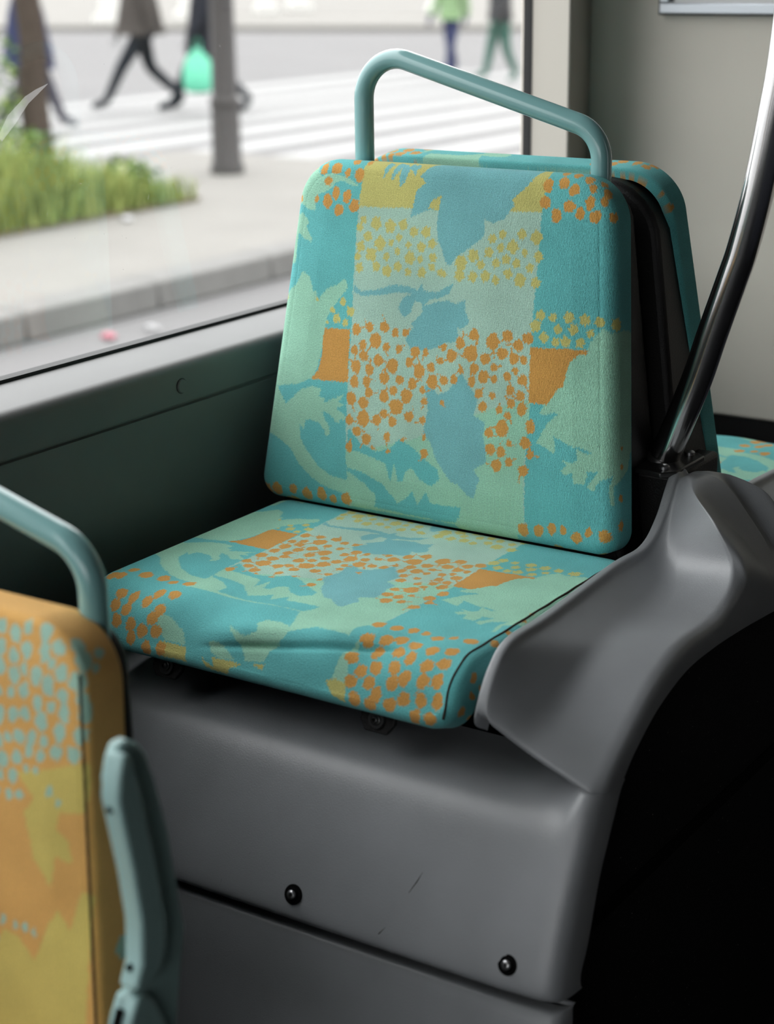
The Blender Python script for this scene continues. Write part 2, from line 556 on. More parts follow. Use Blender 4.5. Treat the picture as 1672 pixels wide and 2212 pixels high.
# the cloth print, in millimetres: polygons (colour, outline) and spots (colour, kind, u, v, radius)
FAB_POLY=[(2,[(106,354),(106,266),(107,214),(106,160),(106,134),(107,83),(110,52),(111,-20),(347,-18),(347,23),(345,75),(344,133),(343,157),(341,218),(341,259),(342,301),
(341,362)]),(1,[(107,74),(117,-29),(348,-10),(343,83),(346,162),(290,142),(200,98),(136,78)]),(4,[(106,353),(108,480),(345,480),(341,362)]),(3,[(200,411),(194,407),
(189,399),(183,391),(192,385),(181,376),(179,359),(176,345),(184,349),(198,355),(213,356),(212,341),(215,323),(218,320),(226,302),(232,296),(238,303),(240,307),(253,316),
(267,326),(273,332),(273,345),(270,350),(283,347),(296,352),(301,359),(307,368),(303,373),(318,387),(324,395),(331,407),(333,413),(332,431),(212,426)]),(4,[(199,357),
(203,366),(214,373),(213,356)]),(3,[(145,405),(141,398),(136,387),(134,387),(135,400),(138,408)]),(3,[(159,406),(155,396),(147,385),(145,386),(148,399),(151,409)]),
(3,[(165,403),(163,389),(160,378),(158,378),(156,389),(157,404)]),(3,[(161,408),(168,399),(164,382),(162,382),(161,397),(155,402)]),(3,[(169,409),(176,403),(178,393),
(176,392),(170,399),(165,402)]),(3,[(181,403),(176,398),(171,403),(176,409)]),(1,[(8,386),(40,396),(49,384),(64,388),(84,386),(104,376),(94,376),(80,381),(70,378),
(64,370),(50,364),(43,360),(45,345),(34,346),(26,350),(15,352),(1,366)]),(1,[(15,340),(25,341),(38,331),(32,326),(43,312),(41,308),(28,313),(19,319),(19,301),(18,283),
(9,281),(4,293),(-11,292),(-5,337)]),(1,[(31,274),(42,269),(46,262),(49,253),(54,252),(58,244),(67,255),(73,259),(82,262),(94,270),(99,261),(92,253),(83,241),(76,232),
(72,224),(70,212),(69,199),(66,184),(60,161),(54,151),(32,142),(3,136),(-36,132),(-30,197),(-7,232),(11,250),(20,257),(23,260)]),(1,[(-33,136),(0,135),(16,116),(39,136),
(55,142),(69,140),(65,131),(75,130),(73,124),(87,131),(102,138),(94,128),(102,125),(91,120),(98,116),(106,112),(103,106),(99,108),(96,103),(87,105),(76,105),(83,97),
(84,89),(79,84),(75,93),(68,100),(53,102),(47,100),(46,89),(39,94),(40,86),(42,77),(49,68),(58,59),(70,47),(88,39),(109,37),(128,33),(140,27),(149,17),(145,6),(114,3),
(116,18),(108,20),(91,22),(71,27),(54,36),(44,44),(35,53),(27,63),(13,71),(-5,78),(-27,73),(-35,94)]),(0,[(71,114),(82,112),(95,102),(86,98),(76,105)]),(0,[(-19,121),
(-4,118),(-10,118)]),(3,[(107,265),(117,258),(143,263),(162,270),(181,269),(194,266),(198,275),(202,266),(219,266),(232,274),(240,277),(235,266),(220,259),(209,257),
(203,250),(220,256),(235,258),(245,256),(256,261),(256,250),(263,237),(253,228),(247,230),(250,220),(245,213),(233,212),(224,205),(205,199),(189,200),(181,210),(191,225),
(187,227),(202,242),(200,252),(190,254),(186,240),(177,234),(169,244),(176,258),(188,261),(169,262),(143,256),(118,253),(107,256)]),(0,[(110,99),(126,85),(149,77),
(169,83),(181,96),(201,87),(214,78),(234,67),(237,57),(226,47),(210,53),(199,65),(190,58),(188,47),(181,46),(175,67),(171,44),(163,65),(150,68),(127,73),(108,74)]),
(0,[(109,53),(131,50),(159,40),(180,20),(192,28),(201,37),(207,22),(219,40),(224,27),(244,27),(265,28),(263,17),(272,24),(272,10),(239,7),(190,8),(148,10),(150,24),
(136,36),(111,48)]),(3,[(257,180),(267,169),(280,154),(278,143),(276,135),(291,129),(290,113),(295,97),(295,84),(280,74),(289,64),(285,53),(282,41),(274,43),(260,55),
(251,56),(240,68),(230,80),(223,96),(212,108),(217,133),(211,159),(217,163),(228,153),(240,157)]),(1,[(408,223),(410,230),(422,246),(432,241),(452,246),(470,245),
(479,144),(482,119),(474,96),(459,86),(449,78),(452,59),(448,58),(444,75),(448,90),(433,83),(427,71),(419,75),(431,93),(418,91),(419,86),(416,77),(404,76),(402,88),
(394,84),(388,88),(395,95),(387,101),(402,98),(406,102),(404,114),(392,119),(376,125),(379,117),(379,106),(356,115),(360,123),(369,139),(380,149),(375,150),(367,147),
(357,147),(363,159),(371,166),(375,175),(384,181),(384,194),(389,206),(399,216),(408,217)]),(0,[(402,118),(422,112),(417,110),(404,115)]),(5,[(69,212),(105,213),
(106,152),(53,150),(63,162),(67,181),(67,198)]),(5,[(341,218),(408,221),(407,216),(399,216),(389,206),(385,193),(384,179),(377,176),(371,166),(365,158),(343,157)]),
(0,[(-80,2),(560,10),(560,-200),(-80,-200)]),(1,[(106,-39),(124,-42),(142,-52),(150,-66),(122,-66),(110,-53)]),(1,[(200,-38),(221,-44),(235,-36),(229,-29),(236,-22),
(252,-20),(266,-24),(256,7),(278,36),(318,60),(337,10),(334,-20),(294,-18),(269,-29),(262,-41),(253,-52),(248,-64),(226,-68),(222,-59)]),(1,[(179,-59),(182,-55),
(196,-57),(214,-69),(195,-72),(182,-66)]),(1,[(344,-24),(333,-42),(332,-55),(330,-63),(347,-66),(347,-57),(343,-40),(350,-16)]),(4,[(115,-68),(151,-68),(153,-83),
(122,-84)]),(4,[(171,-70),(177,-77),(189,-81),(185,-71),(192,-72),(213,-71),(223,-72),(209,-78),(206,-86),(187,-85),(178,-82)]),(4,[(234,-69),(250,-66),(248,-72)]),
(4,[(324,-67),(335,-63),(347,-66),(349,-83),(335,-80)])]

FAB_BLOB=[(5,0,114,214,6.3),(5,0,132,219,5.3),(5,0,152,221,6.2),(5,0,167,216,5.2),(5,0,181,217,4.1),(5,0,141,204,8.3),(5,0,124,197,5.3),(5,0,113,190,5.1),
(5,0,156,198,5.0),(5,0,173,198,4.4),(5,0,126,185,5.9),(5,0,195,197,6.1),(5,0,209,198,4.1),(5,0,146,182,6.7),(5,0,188,184,5.2),(5,0,166,178,8.0),(5,0,116,172,7.0),
(5,0,135,170,6.3),(5,0,202,176,7.9),(5,0,217,182,5.1),(5,0,227,190,3.4),(5,0,115,154,6.4),(5,0,132,156,5.9),(5,0,156,163,6.7),(5,0,177,163,5.5),(5,0,194,161,6.2),
(5,0,220,166,7.4),(5,0,208,155,4.1),(5,0,112,134,7.1),(5,0,136,144,5.6),(5,0,169,150,5.3),(5,0,187,146,8.0),(5,0,129,131,6.8),(5,0,157,142,6.7),(5,0,174,132,9.0),
(5,0,211,143,4.4),(5,0,158,122,5.3),(5,0,192,123,6.2),(5,0,130,113,8.8),(5,0,111,109,5.7),(5,0,149,114,5.9),(5,0,170,114,5.8),(5,0,210,121,4.4),(5,0,232,206,4.3),
(5,0,253,213,6.0),(5,0,270,224,6.3),(5,0,294,219,8.5),(5,0,312,227,6.5),(5,0,326,218,6.2),(5,0,337,227,6.4),(5,0,243,198,6.9),(5,0,267,203,9.0),(5,0,286,199,6.3),
(5,0,307,207,6.8),(5,0,322,203,6.2),(5,0,334,203,4.5),(5,0,230,191,3.4),(5,0,273,187,5.9),(5,0,256,183,3.7),(5,0,298,191,4.6),(5,0,324,190,3.9),(5,0,235,169,5.4),
(5,0,248,172,5.1),(5,0,271,172,5.3),(5,0,285,179,6.6),(5,0,299,178,4.2),(5,0,315,183,4.7),(5,0,334,181,6.2),(5,0,281,160,5.3),(5,0,320,168,5.5),(5,0,333,164,5.4),
(5,0,298,160,4.2),(5,0,287,146,5.6),(5,0,322,154,5.2),(5,0,308,145,4.2),(5,0,336,149,6.5),(5,0,319,140,4.6),(5,0,313,129,5.9),(5,0,347,134,5.2),(5,0,234,144,2.7),
(5,0,122,97,5.7),(5,0,136,90,6.4),(5,0,164,96,4.9),(5,0,112,77,5.4),(5,0,144,81,2.5),(5,0,167,80,2.5),(5,0,213,102,3.0),(5,0,215,84,5.2),(5,0,185,95,2.8),
(5,0,313,124,8.1),(5,0,297,118,5.3),(5,0,348,130,5.8),(5,0,343,113,6.7),(5,0,300,100,6.4),(5,0,314,99,5.5),(5,0,323,110,3.7),(5,0,350,101,4.7),(5,0,324,89,4.7),
(5,0,309,83,6.6),(5,0,343,82,6.0),(5,1,-10,7,8.3),(5,1,7,11,7.8),(5,1,31,14,5.7),(5,1,51,11,7.4),(5,1,73,14,7.0),(5,1,89,10,5.3),(5,1,108,13,6.9),(5,1,346,15,6.8),
(5,1,364,17,6.3),(5,1,381,23,5.8),(5,1,395,23,4.5),(5,1,412,17,6.1),(5,1,425,25,4.6),(5,1,444,24,6.9),(5,1,464,36,5.0),(5,1,461,66,3.7),(5,1,460,100,3.1),
(5,1,458,120,2.7),(5,1,52,393,6.3),(5,1,69,395,6.7),(5,1,102,389,6.9),(5,1,60,379,4.9),(5,1,73,366,5.9),(5,1,88,363,6.2),(5,1,100,354,6.6),(5,1,62,356,7.0),
(5,1,79,348,6.3),(5,1,46,358,3.5),(5,1,86,390,4.2),(5,1,20,357,3.6),(5,1,92,407,5.5),(5,1,34,396,3.5),(5,1,111,406,4.1),(5,1,344,391,6.5),(5,1,362,395,6.2),
(5,1,376,388,5.9),(5,1,396,391,4.6),(5,1,343,373,6.2),(5,1,372,370,6.4),(5,1,396,376,6.1),(5,1,359,359,6.5),(5,1,386,363,5.5),(5,1,403,361,6.3),(5,1,414,390,6.6),
(5,1,411,378,4.6),(5,1,424,362,5.4),(5,1,390,402,6.1),(5,1,375,407,4.9),(5,1,409,405,6.0),(5,1,360,409,4.7),(4,2,114,339,4.4),(4,2,110,330,4.4),(4,2,132,336,7.1),
(4,2,151,334,7.1),(4,2,168,337,5.7),(4,2,183,330,5.6),(4,2,199,331,6.0),(4,2,122,321,5.8),(4,2,139,314,7.5),(4,2,164,322,4.3),(4,2,113,309,5.8),(4,2,154,316,3.8),
(4,2,177,315,3.8),(4,2,194,314,5.1),(4,2,208,319,5.3),(4,2,163,307,4.1),(4,2,128,301,7.2),(4,2,149,300,4.4),(4,2,180,301,7.0),(4,2,194,301,4.0),(4,2,210,304,4.8),
(4,2,110,297,4.4),(4,2,113,285,5.3),(4,2,136,288,5.2),(4,2,151,284,6.2),(4,2,165,290,5.4),(4,2,179,285,4.3),(4,2,197,286,5.4),(4,2,210,293,4.0),(4,2,221,288,4.0),
(4,2,296,336,4.6),(4,2,284,330,4.9),(4,2,320,337,5.3),(4,2,338,335,6.9),(4,2,295,321,4.6),(4,2,310,323,7.1),(4,2,325,318,4.1),(4,2,342,315,5.3),(4,2,262,310,6.8),
(4,2,281,315,5.4),(4,2,247,301,7.6),(4,2,272,301,4.9),(4,2,291,304,4.9),(4,2,303,309,5.1),(4,2,316,306,4.8),(4,2,333,302,4.8),(4,2,246,287,6.3),(4,2,263,287,5.8),
(4,2,279,289,5.8),(4,2,307,294,5.4),(4,2,292,286,4.7),(4,2,322,288,7.0),(4,2,341,287,5.7),(4,2,225,287,4.0),(4,2,93,244,4.5),(4,2,79,233,3.5),(4,2,104,234,5.3),
(4,2,85,224,5.4),(4,2,98,220,4.5),(4,2,72,219,2.1),(4,2,4,242,3.2),(4,2,-5,242,2.9),(4,2,56,244,2.0),(4,2,350,253,5.7),(4,2,365,252,4.5),(4,2,384,254,6.0),
(4,2,402,253,6.0),(4,2,418,252,5.2),(4,2,345,241,6.4),(4,2,372,240,5.0),(4,2,390,242,5.5),(4,2,356,230,5.3),(4,2,409,239,4.3),(4,2,370,226,4.5),(4,2,382,228,5.8),
(4,2,399,228,5.2),(4,2,438,251,6.7),(5,1,372,-12,6.6),(5,1,386,-5,6.6),(5,1,403,-9,6.6),(5,1,370,-27,6.6),(5,1,391,-22,6.6),(5,1,423,-12,6.6),(5,1,442,-7,6.6),
(5,1,347,-39,6.6),(5,1,408,-27,6.6),(5,1,428,-30,6.6),(5,1,444,-24,6.6),(5,1,361,-50,6.6),(5,1,376,-44,6.6),(5,1,396,-40,6.6),(5,1,351,-62,6.6),(5,1,373,-59,6.6),
(5,1,398,-55,6.6),(5,1,410,-48,6.6),(5,1,429,-46,6.6),(5,1,444,-43,6.6),(5,1,383,-69,6.6),(5,1,399,-75,6.6),(5,1,414,-66,6.6),(5,1,432,-64,6.6),(5,1,360,-78,6.6),
(5,1,378,-79,6.6),(5,1,449,-62,6.6),(5,1,444,-79,6.6),(5,1,428,-81,6.6),(5,1,355,-18,6.6),(5,1,20,-8,6.6),(5,1,29,-3,6.6),(5,1,49,-28,6.6),(5,1,66,-30,6.6),
(5,1,86,-31,6.6),(5,1,94,-18,6.6),(5,1,113,-16,6.6),(5,1,48,-43,6.6),(5,1,64,-45,6.6),(5,1,107,-37,6.6),(5,1,56,-59,6.6),(5,1,76,-58,6.6),(5,1,101,-48,6.6),
(5,1,92,-62,6.6),(5,1,79,-73,6.6),(5,1,109,-60,6.6),(5,1,100,-79,6.6),(5,1,119,-76,6.6),(5,1,480,-20,6.5),(5,1,492,-45,6.5),(5,1,478,-70,6.5),(5,1,495,-90,6.5),
(5,1,500,-10,6.5),(5,1,485,-110,6.5),(5,1,-8,-40,6.5),(5,1,-20,-70,6.5)]

ALT_POLY=[(2,[(343,284),(370,292),(408,305),(410,288),(407,265),(384,261),(382,248),(392,241),(398,224),(382,226),(378,200),(361,220),(355,241),(350,254),(360,267)]),
(2,[(237,111),(295,140),(323,139),(333,155),(350,152),(364,137),(376,168),(386,185),(397,170),(406,204),(417,202),(413,80),(238,-1)])]

ALT_BLOB=[(1,1,319,393,5.9),(1,1,333,390,6.5),(1,1,345,396,5.1),(1,1,363,397,6.9),(1,1,320,377,6.6),(1,1,333,373,5.9),(1,1,346,380,6.5),(1,1,364,382,6.9),
(1,1,376,387,6.4),(1,1,391,394,7.2),(1,1,411,394,5.6),(1,1,399,382,8.5),(1,1,321,362,6.6),(1,1,336,358,6.6),(1,1,345,365,4.7),(1,1,357,362,7.0),(1,1,371,374,4.1),
(1,1,369,358,7.4),(1,1,381,368,6.8),(1,1,396,365,7.9),(1,1,410,378,4.5),(1,1,320,343,4.8),(1,1,334,345,4.3),(1,1,346,348,6.1),(1,1,383,352,5.9),(1,1,360,342,6.0),
(1,1,400,352,6.3),(1,1,373,341,4.6),(1,1,323,326,6.7),(1,1,336,328,6.2),(1,1,349,331,5.2),(1,1,365,328,7.0),(1,1,385,339,6.4),(1,1,403,341,7.2),(1,1,321,305,6.7),
(1,1,332,309,4.3),(1,1,344,312,6.2),(1,1,356,314,5.6),(1,1,368,314,4.7),(1,1,382,324,6.5),(1,1,400,325,6.8),(1,1,328,291,6.7),(1,1,342,296,5.7),(1,1,354,303,5.2),
(1,1,365,302,4.7),(1,1,379,307,6.0),(1,1,395,308,6.4),(1,1,338,280,5.7),(1,1,326,279,4.3),(1,1,351,289,3.3),(1,1,361,289,3.3),(1,1,375,276,4.2),(1,1,335,265,4.3),
(1,1,321,265,4.4),(1,1,346,267,4.3),(1,1,383,269,3.3),(1,1,332,163,3.5),(1,1,324,159,3.0),(1,1,344,161,3.0),(1,1,354,162,3.4),(1,1,363,160,2.9),(1,1,325,146,3.0)]

# ------------------------------------------------------------------ the moquette print (millimetres on the cloth)
U0, V0, RES = -140, -240, 2.0             # raster: 2 samples per millimetre
NU, NV = int(760 * RES), int(780 * RES)
PALETTE = [srgb(104, 190, 190), srgb(156, 210, 184), srgb(172, 208, 192), srgb(122, 186, 190), srgb(198, 194, 118), srgb(206, 154, 80)]
PALETTE_ALT = [srgb(234, 182, 106), srgb(174, 214, 196), srgb(226, 206, 116)]

def fill(lab, pts, col):
    P = np.array(pts, float)
    x = (P[:, 0] - U0) * RES
    y = (P[:, 1] - V0) * RES
    x0, x1 = max(int(x.min()) - 1, 0), min(int(x.max()) + 2, NU)
    y0, y1 = max(int(y.min()) - 1, 0), min(int(y.max()) + 2, NV)
    if x1 <= x0 or y1 <= y0:
        return
    gx, gy = np.meshgrid(np.arange(x0, x1) + 0.5, np.arange(y0, y1) + 0.5)
    ins = np.zeros(gx.shape, bool)
    n = len(x)
    for i in range(n):
        j = (i + 1) % n
        if y[i] == y[j]:
            continue
        c = (y[i] > gy) != (y[j] > gy)
        ins ^= c & (gx < (x[j] - x[i]) * (gy - y[i]) / (y[j] - y[i]) + x[i])
    lab[y0:y1, x0:x1][ins] = col

def blob(lab, rng, col, kind, u, v, r):
    th = np.linspace(0, 2 * math.pi, 28, endpoint=False)
    ph = rng.uniform(0, 6.28)
    if kind == 2:
        k = rng.choice([4, 5, 6])
        rad = r * (1 + 0.13 * np.sin(k * th + ph) + 0.10 * np.sin((k + 3) * th + 2 * ph))
        ex = 1.0
    elif kind == 1:
        ex = rng.uniform(0.85, 1.05)
        rad = r * (1 + 0.30 * np.clip(np.cos(th - ph), 0, 1) ** 8 + 0.05 * np.sin(5 * th + ph))
    else:
        ex = rng.uniform(0.92, 1.08)
        rad = r * (1 + 0.05 * np.sin(3 * th + ph) + 0.04 * np.sin(7 * th + 2 * ph))
    fill(lab, np.c_[u + rad * np.cos(th) * ex, v + rad * np.sin(th) * 1.05 / ex], col)
    tail = rng.random() < (0.92 if kind == 0 else 0.45 if kind == 1 else 0)
    if tail:
        a = rng.uniform(0, 6.28) if kind == 0 else ph + rng.uniform(-0.4, 0.4)
        ln = r * (rng.uniform(1.1, 1.8) if kind == 0 else 0.45)
        bend = rng.uniform(-0.5, 0.5)
        q = []
        for s in (0, 0.5, 1):
            aa = a + bend * s
            q.append((u + math.cos(aa) * (r * 0.8 + ln * s), v + math.sin(aa) * (r * 0.8 + ln * s)))
        w = 0.95
        nx, ny = -math.sin(a) * w, math.cos(a) * w
        fill(lab, [(p[0] + nx, p[1] + ny) for p in q] + [(p[0] - nx, p[1] - ny) for p in q[::-1]], col)

def make_print(polys, blobs, seed, alt=False):
    rng = random.Random(seed)
    lab = np.zeros((NV, NU), np.uint8)
    for c, pts in polys:
        fill(lab, pts, c)
    if alt:                                   # the same leaf shapes go on over the part of the cloth nearer the window
        for c, pts in polys:
            fill(lab, [(440 - u, v) for u, v in pts], c)
        for b in blobs:
            for u in (440 - b[2], b[2] - 118, 322 - b[2]):
                if u < 305:
                    blob(lab, rng, b[0], b[1], u, b[3], b[4] * .9)
        for k in range(9):
            u, v = rng.uniform(450, 560), rng.uniform(-200, 330)
            blob(lab, rng, rng.choice([1, 2, 2]), 2, u, v, rng.uniform(8, 22))
    for b in blobs:
        blob(lab, rng, *b[:4], b[4] * (.9 if alt else 1))
    return lab

PRINT = make_print(FAB_POLY, FAB_BLOB, 7)
PRINT_ALT = make_print(ALT_POLY, ALT_BLOB, 5, True)
JIT = np.random.RandomState(3)
JU = JIT.uniform(-0.8, 0.8, (1024, 1024))
JV = JIT.uniform(-1.0, 1.0, (1024, 1024))

def print_colors(lab, pal, fu, fv):
    """fu, fv in mm -> linear rgba; the edges are ragged by the stitches of the weave"""
    iu = np.floor(fu / 1.1).astype(int) % 1024
    iv = np.floor(fv / 1.3).astype(int) % 1024
    x = ((fu + JU[iv, iu] - U0) * RES).astype(int).clip(0, NU - 1)
    y = ((fv + JV[iv, iu] - V0) * RES).astype(int).clip(0, NV - 1)
    return np.array(pal, np.float32)[lab[y, x]]

def cushion(name, parent, mapper, a0, b0, a1, b1, H, Rt, Rb, r, D, step, lab, pal, fab, bulge=None, inset=0.012):
    """an upholstered slab: flat pattern coordinates (u, v, w) in metres bent into place by mapper;
    fab maps (u, v) to the cloth's own millimetres"""
    ct, cb = Rt - r, Rb - r
    nt_, nb_ = max(int(ct * 1.57 / step), 3), max(int(cb * 1.57 / step), 3)
    vb = Rb - cb * np.cos(np.linspace(0, math.pi / 2, nb_, endpoint=False))
    vm = np.arange(Rb, H - Rt, step)
    vt = H - Rt + ct * np.sin(np.linspace(0, math.pi / 2, nt_ + 1))
    v = np.concatenate([vb, vm, vt])
    ins = np.zeros_like(v)
    k = v < Rb
    ins[k] = cb - np.sqrt(np.maximum(cb ** 2 - (Rb - v[k]) ** 2, 0))
    k = v > H - Rt
    ins[k] = ct - np.sqrt(np.maximum(ct ** 2 - (v[k] - H + Rt) ** 2, 0))
    lo = a0 + (a1 - a0) * v / H + r + ins
    hi = b0 + (b1 - b0) * v / H - r - ins
    nc = int((b0 - a0) / step) + 1
    fr = np.linspace(0, 1, nc)
    GU = lo[:, None] + (hi - lo)[:, None] * fr[None]
    GV = np.repeat(v[:, None], nc, 1)
    nr = len(v)
    GW = bulge(GU, GV) if bulge is not None else np.zeros_like(GU)
    edge = np.minimum(np.minimum(GU - lo[:, None], hi[:, None] - GU), np.minimum(GV - v[0], v[-1] - GV))
    GW = GW * np.clip(edge / 0.03, 0, 1) ** 0.5
    idx = np.arange(nr * nc).reshape(nr, nc)
    loop = np.concatenate([idx[0, :-1], idx[:-1, -1], idx[-1, :0:-1], idx[:0:-1, 0]])      # counter-clockwise
    LU, LV = GU.ravel()[loop], GV.ravel()[loop]
    tu, tv = np.roll(LU, -1) - np.roll(LU, 1), np.roll(LV, -1) - np.roll(LV, 1)
    for _ in range(3):
        tu = (np.roll(tu, 1) + tu * 2 + np.roll(tu, -1)) / 4
        tv = (np.roll(tv, 1) + tv * 2 + np.roll(tv, -1)) / 4
    ln = np.hypot(tu, tv) + 1e-12
    nu_, nv_ = tv / ln, -tu / ln
    prof = []
    na = max(int(r * 1.57 / step), 4)
    for i in range(1, na + 1):
        t = math.pi / 2 * i / na
        prof.append((r * math.sin(t), -r * (1 - math.cos(t)), r * t))
    ns = max(int((D - r) / step), 2)
    for i in range(1, ns + 1):
        prof.append((r, -r - (D - r) * i / ns, r * math.pi / 2 + (D - r) * i / ns))
    prof.append((r - 0.002, -D - 0.003, prof[-1][2] + 0.004))
    prof.append((r - inset, -D - 0.004, prof[-1][2] + inset))
    Us, Vs, Ws = [GU.ravel()], [GV.ravel()], [GW.ravel()]
    FU, FV = [GU.ravel()], [GV.ravel()]
    for off, w, arc in prof:
        Us.append(LU + nu_ * off)
        Vs.append(LV + nv_ * off)
        Ws.append(np.full(len(LU), w))
        FU.append(LU + nu_ * arc)
        FV.append(LV + nv_ * arc)
    U, V, W_ = np.concatenate(Us), np.concatenate(Vs), np.concatenate(Ws)
    FU, FV = np.concatenate(FU), np.concatenate(FV)
    XYZ = mapper(U, V, W_)
    q = np.stack([idx[:-1, :-1], idx[:-1, 1:], idx[1:, 1:], idx[1:, :-1]], -1).reshape(-1, 4)
    nl = len(loop)
    prev = loop
    quads = [q]
    for i in range(len(prof)):
        cur = nr * nc + i * nl + np.arange(nl)
        quads.append(np.stack([prev, cur, np.roll(cur, -1), np.roll(prev, -1)], -1))
        prev = cur
    Q = np.concatenate(quads).astype(np.int32)
    me = bpy.data.meshes.new(name)
    me.vertices.add(len(U))
    me.vertices.foreach_set('co', XYZ.astype(np.float32).ravel())
    me.loops.add(Q.size)
    me.loops.foreach_set('vertex_index', Q.ravel())
    me.polygons.add(len(Q))
    me.polygons.foreach_set('loop_start', np.arange(0, Q.size, 4, dtype=np.int32))
    me.update(calc_edges=True)
    fu, fv = fab(FU, FV)
    att = me.color_attributes.new('Print', 'FLOAT_COLOR', 'POINT')
    att.data.foreach_set('color', print_colors(lab, pal, fu, fv).astype(np.float32).ravel())
    uv = me.uv_layers.new(name='Cloth')
    uvs = np.stack([fu, fv], -1) / 1000.0
    uv.data.foreach_set('uv', uvs[Q.ravel()].astype(np.float32).ravel())
    me.materials.append(M['fabric'])
    me.shade_smooth()
    me.validate()
    o = bpy.data.objects.new(name, me)
    return link(o, parent)

REC = math.atan2(0.052, 0.405)
def back_map(y0, z0, rec, sgn, xs=0.0):
    """sgn -1: the seat faces -y; +1: it faces +y (then mirrored across the seat's middle)"""
    def f(u, v, w):
        x = u + xs if sgn < 0 else 0.446 - u + xs
        y = y0 + sgn * (-v * math.sin(rec) + w * math.cos(rec))
        z = z0 + v * math.cos(rec) + w * math.sin(rec)
        return np.stack([x, y, z], -1)
    return f

# seat profile, from the back to the rolled front edge
def seat_profile():
    p = [(0.02 - i * 0.01, 0.0) for i in range(33)]
    a, r = math.radians(70), 0.05
    for i in range(1, 21):
        t = a * i / 20
        p.append((-0.30 - r * math.sin(t), -r * (1 - math.cos(t))))
    y, z = p[-1]
    for i in range(1, 7):
        p.append((y - math.cos(a) * 0.005 * i, z - math.sin(a) * 0.005 * i))
    return np.array(p)
SPROF = seat_profile()
SLEN = np.r_[0, np.cumsum(np.linalg.norm(np.diff(SPROF, axis=0), axis=1))]
STAN = np.gradient(SPROF, SLEN, axis=0)
SEAT_H = SLEN[-1]
def seat_map(y0, z0, sgn):
    def f(u, v, w):
        s = np.clip(SEAT_H - v, -0.05, SEAT_H + 0.05)
        sc = np.clip(s, 0, SEAT_H)
        py = np.interp(sc, SLEN, SPROF[:, 0])
        pz = np.interp(sc, SLEN, SPROF[:, 1])
        ty = np.interp(sc, SLEN, STAN[:, 0])
        tz = np.interp(sc, SLEN, STAN[:, 1])
        py, pz = py + ty * (s - sc), pz + tz * (s - sc)
        ny, nz = tz, -ty                                    # outward (upward) normal
        yy = py + ny * w
        zz = pz + nz * w + z0
        x = u if sgn < 0 else 0.482 - u
        return np.stack([x, y0 + yy if sgn < 0 else y0 - yy, zz], -1)
    return f

# ------------------------------------------------------------------ grey moulded base under the back-to-back seats
YM = 0.1425                                    # middle between the two backrests
YB = 0.105                                     # middle of the moulded base
def rebase(root, base):
    b = Vector(base)
    for c in COL.objects:
        if c.parent is root:
            c.location = Vector(c.location) - b
    root.location = b

base = empty('seat_base')
tag(base, 'grey moulded plastic base under the back-to-back teal seats', 'seat base')
# curves along the ledge beside the seat: rim, ledge foot, outer ridge, lower edge of the side
K_ = [(.484, YB, 1.034), (.485, .085, 1.032), (.487, .048, .994), (.488, .008, .974), (.489, -.066, .975), (.490, -.213, .9675), (.490, -.285, .9662), (.490, -.3164, .948), (.490, -.336, .912), (.494, -.318, .896)]
F_ = [(.500, YB, 1.034), (.500, .082, 1.030), (.502, .046, .984), (.516, .006, .952), (.536, -.060, .943), (.538, -.170, .940), (.537, -.215, .931), (.533, -.270, .906), (.527, -.324, .884), (.525, -.304, .862)]
R_ = [(.530, YB, 1.033), (.518, .052, 1.033), (.562, .008, 1.012), (.588, -.002, .968), (.590, -.055, .939), (.590, -.143, .938), (.590, -.205, .921), (.590, -.253, .896), (.590, -.318, .854), (.588, -.312, .842)]
B_ = [(.607, YB, .893), (.607, .095, .896), (.607, .045, .901), (.607, .000, .905), (.607, -.072, .909), (.607, -.139, .907), (.607, -.201, .891), (.607, -.247, .867), (.607, -.272, .848), (.607, -.281, .838)]
NS = 8
K, F, R, B = (catmull(c, NS) for c in (K_, F_, R_, B_))
def filleted(pts, d):
    """section through pts with every inner corner eased over the distance d (a Bezier arc of fixed length)"""
    out = [pts[0]]
    for i in range(1, len(pts) - 1):
        p, a, b = pts[i], pts[i - 1] - pts[i], pts[i + 1] - pts[i]
        la, lb = np.linalg.norm(a), np.linalg.norm(b)
        s_, e_ = p + a / la * min(d[i - 1], la * .45), p + b / lb * min(d[i - 1], lb * .45)
        for t in (0, .2, .4, .6, .8, 1):
            out.append(s_ * (1 - t) ** 2 + p * 2 * t * (1 - t) + e_ * t * t)
    out.append(pts[-1])
    return out
def ledge_rows(mirror):
    rows = []
    for si, (k, f, r, b) in enumerate(zip(K, F, R, B)):
        hump = 1 - min(max((si / NS - 1.0) / 1.6, 0), 1)
        crest = 1 - min(max((si / NS - .5) / .7, 0), 1)
        drop = .05 if si < 7 * NS else .012
        o = lambda c, x, z: np.array((c[0] + x, c[1], c[2] + z))
        side = o(b, 0, 0)
        top = np.array((b[0] - .001, r[1] + (b[1] - r[1]) * (.05 + .48 * hump), r[2] + (b[2] - r[2]) * (.05 + .48 * hump)))
        sec = filleted([o(k, -.008, -drop), o(k, -.0050, .0004), o(k, .0040, -.0004), o(k, .0068, -.0065), o(f, 0, 0), o(r, .006, .0), top + (side - top) * .18, side, o(b, -.006, -.001), o(b, -.04, -.001)],
                       [.003, .003, .004, .014, .004 + .03 * crest, .010 + .05 * hump, .003, .002])
        if mirror:
            # the far side of the hump falls off more steeply than the near one
            sec = [(p[0], YB + float(np.interp(YB - p[1], [-.1, 0, .11, .2, .46], [-.1, 0, .048, .16, .46])), p[2]) for p in sec]
        rows.append([tuple(float(q) for q in p) for p in sec])
    return rows
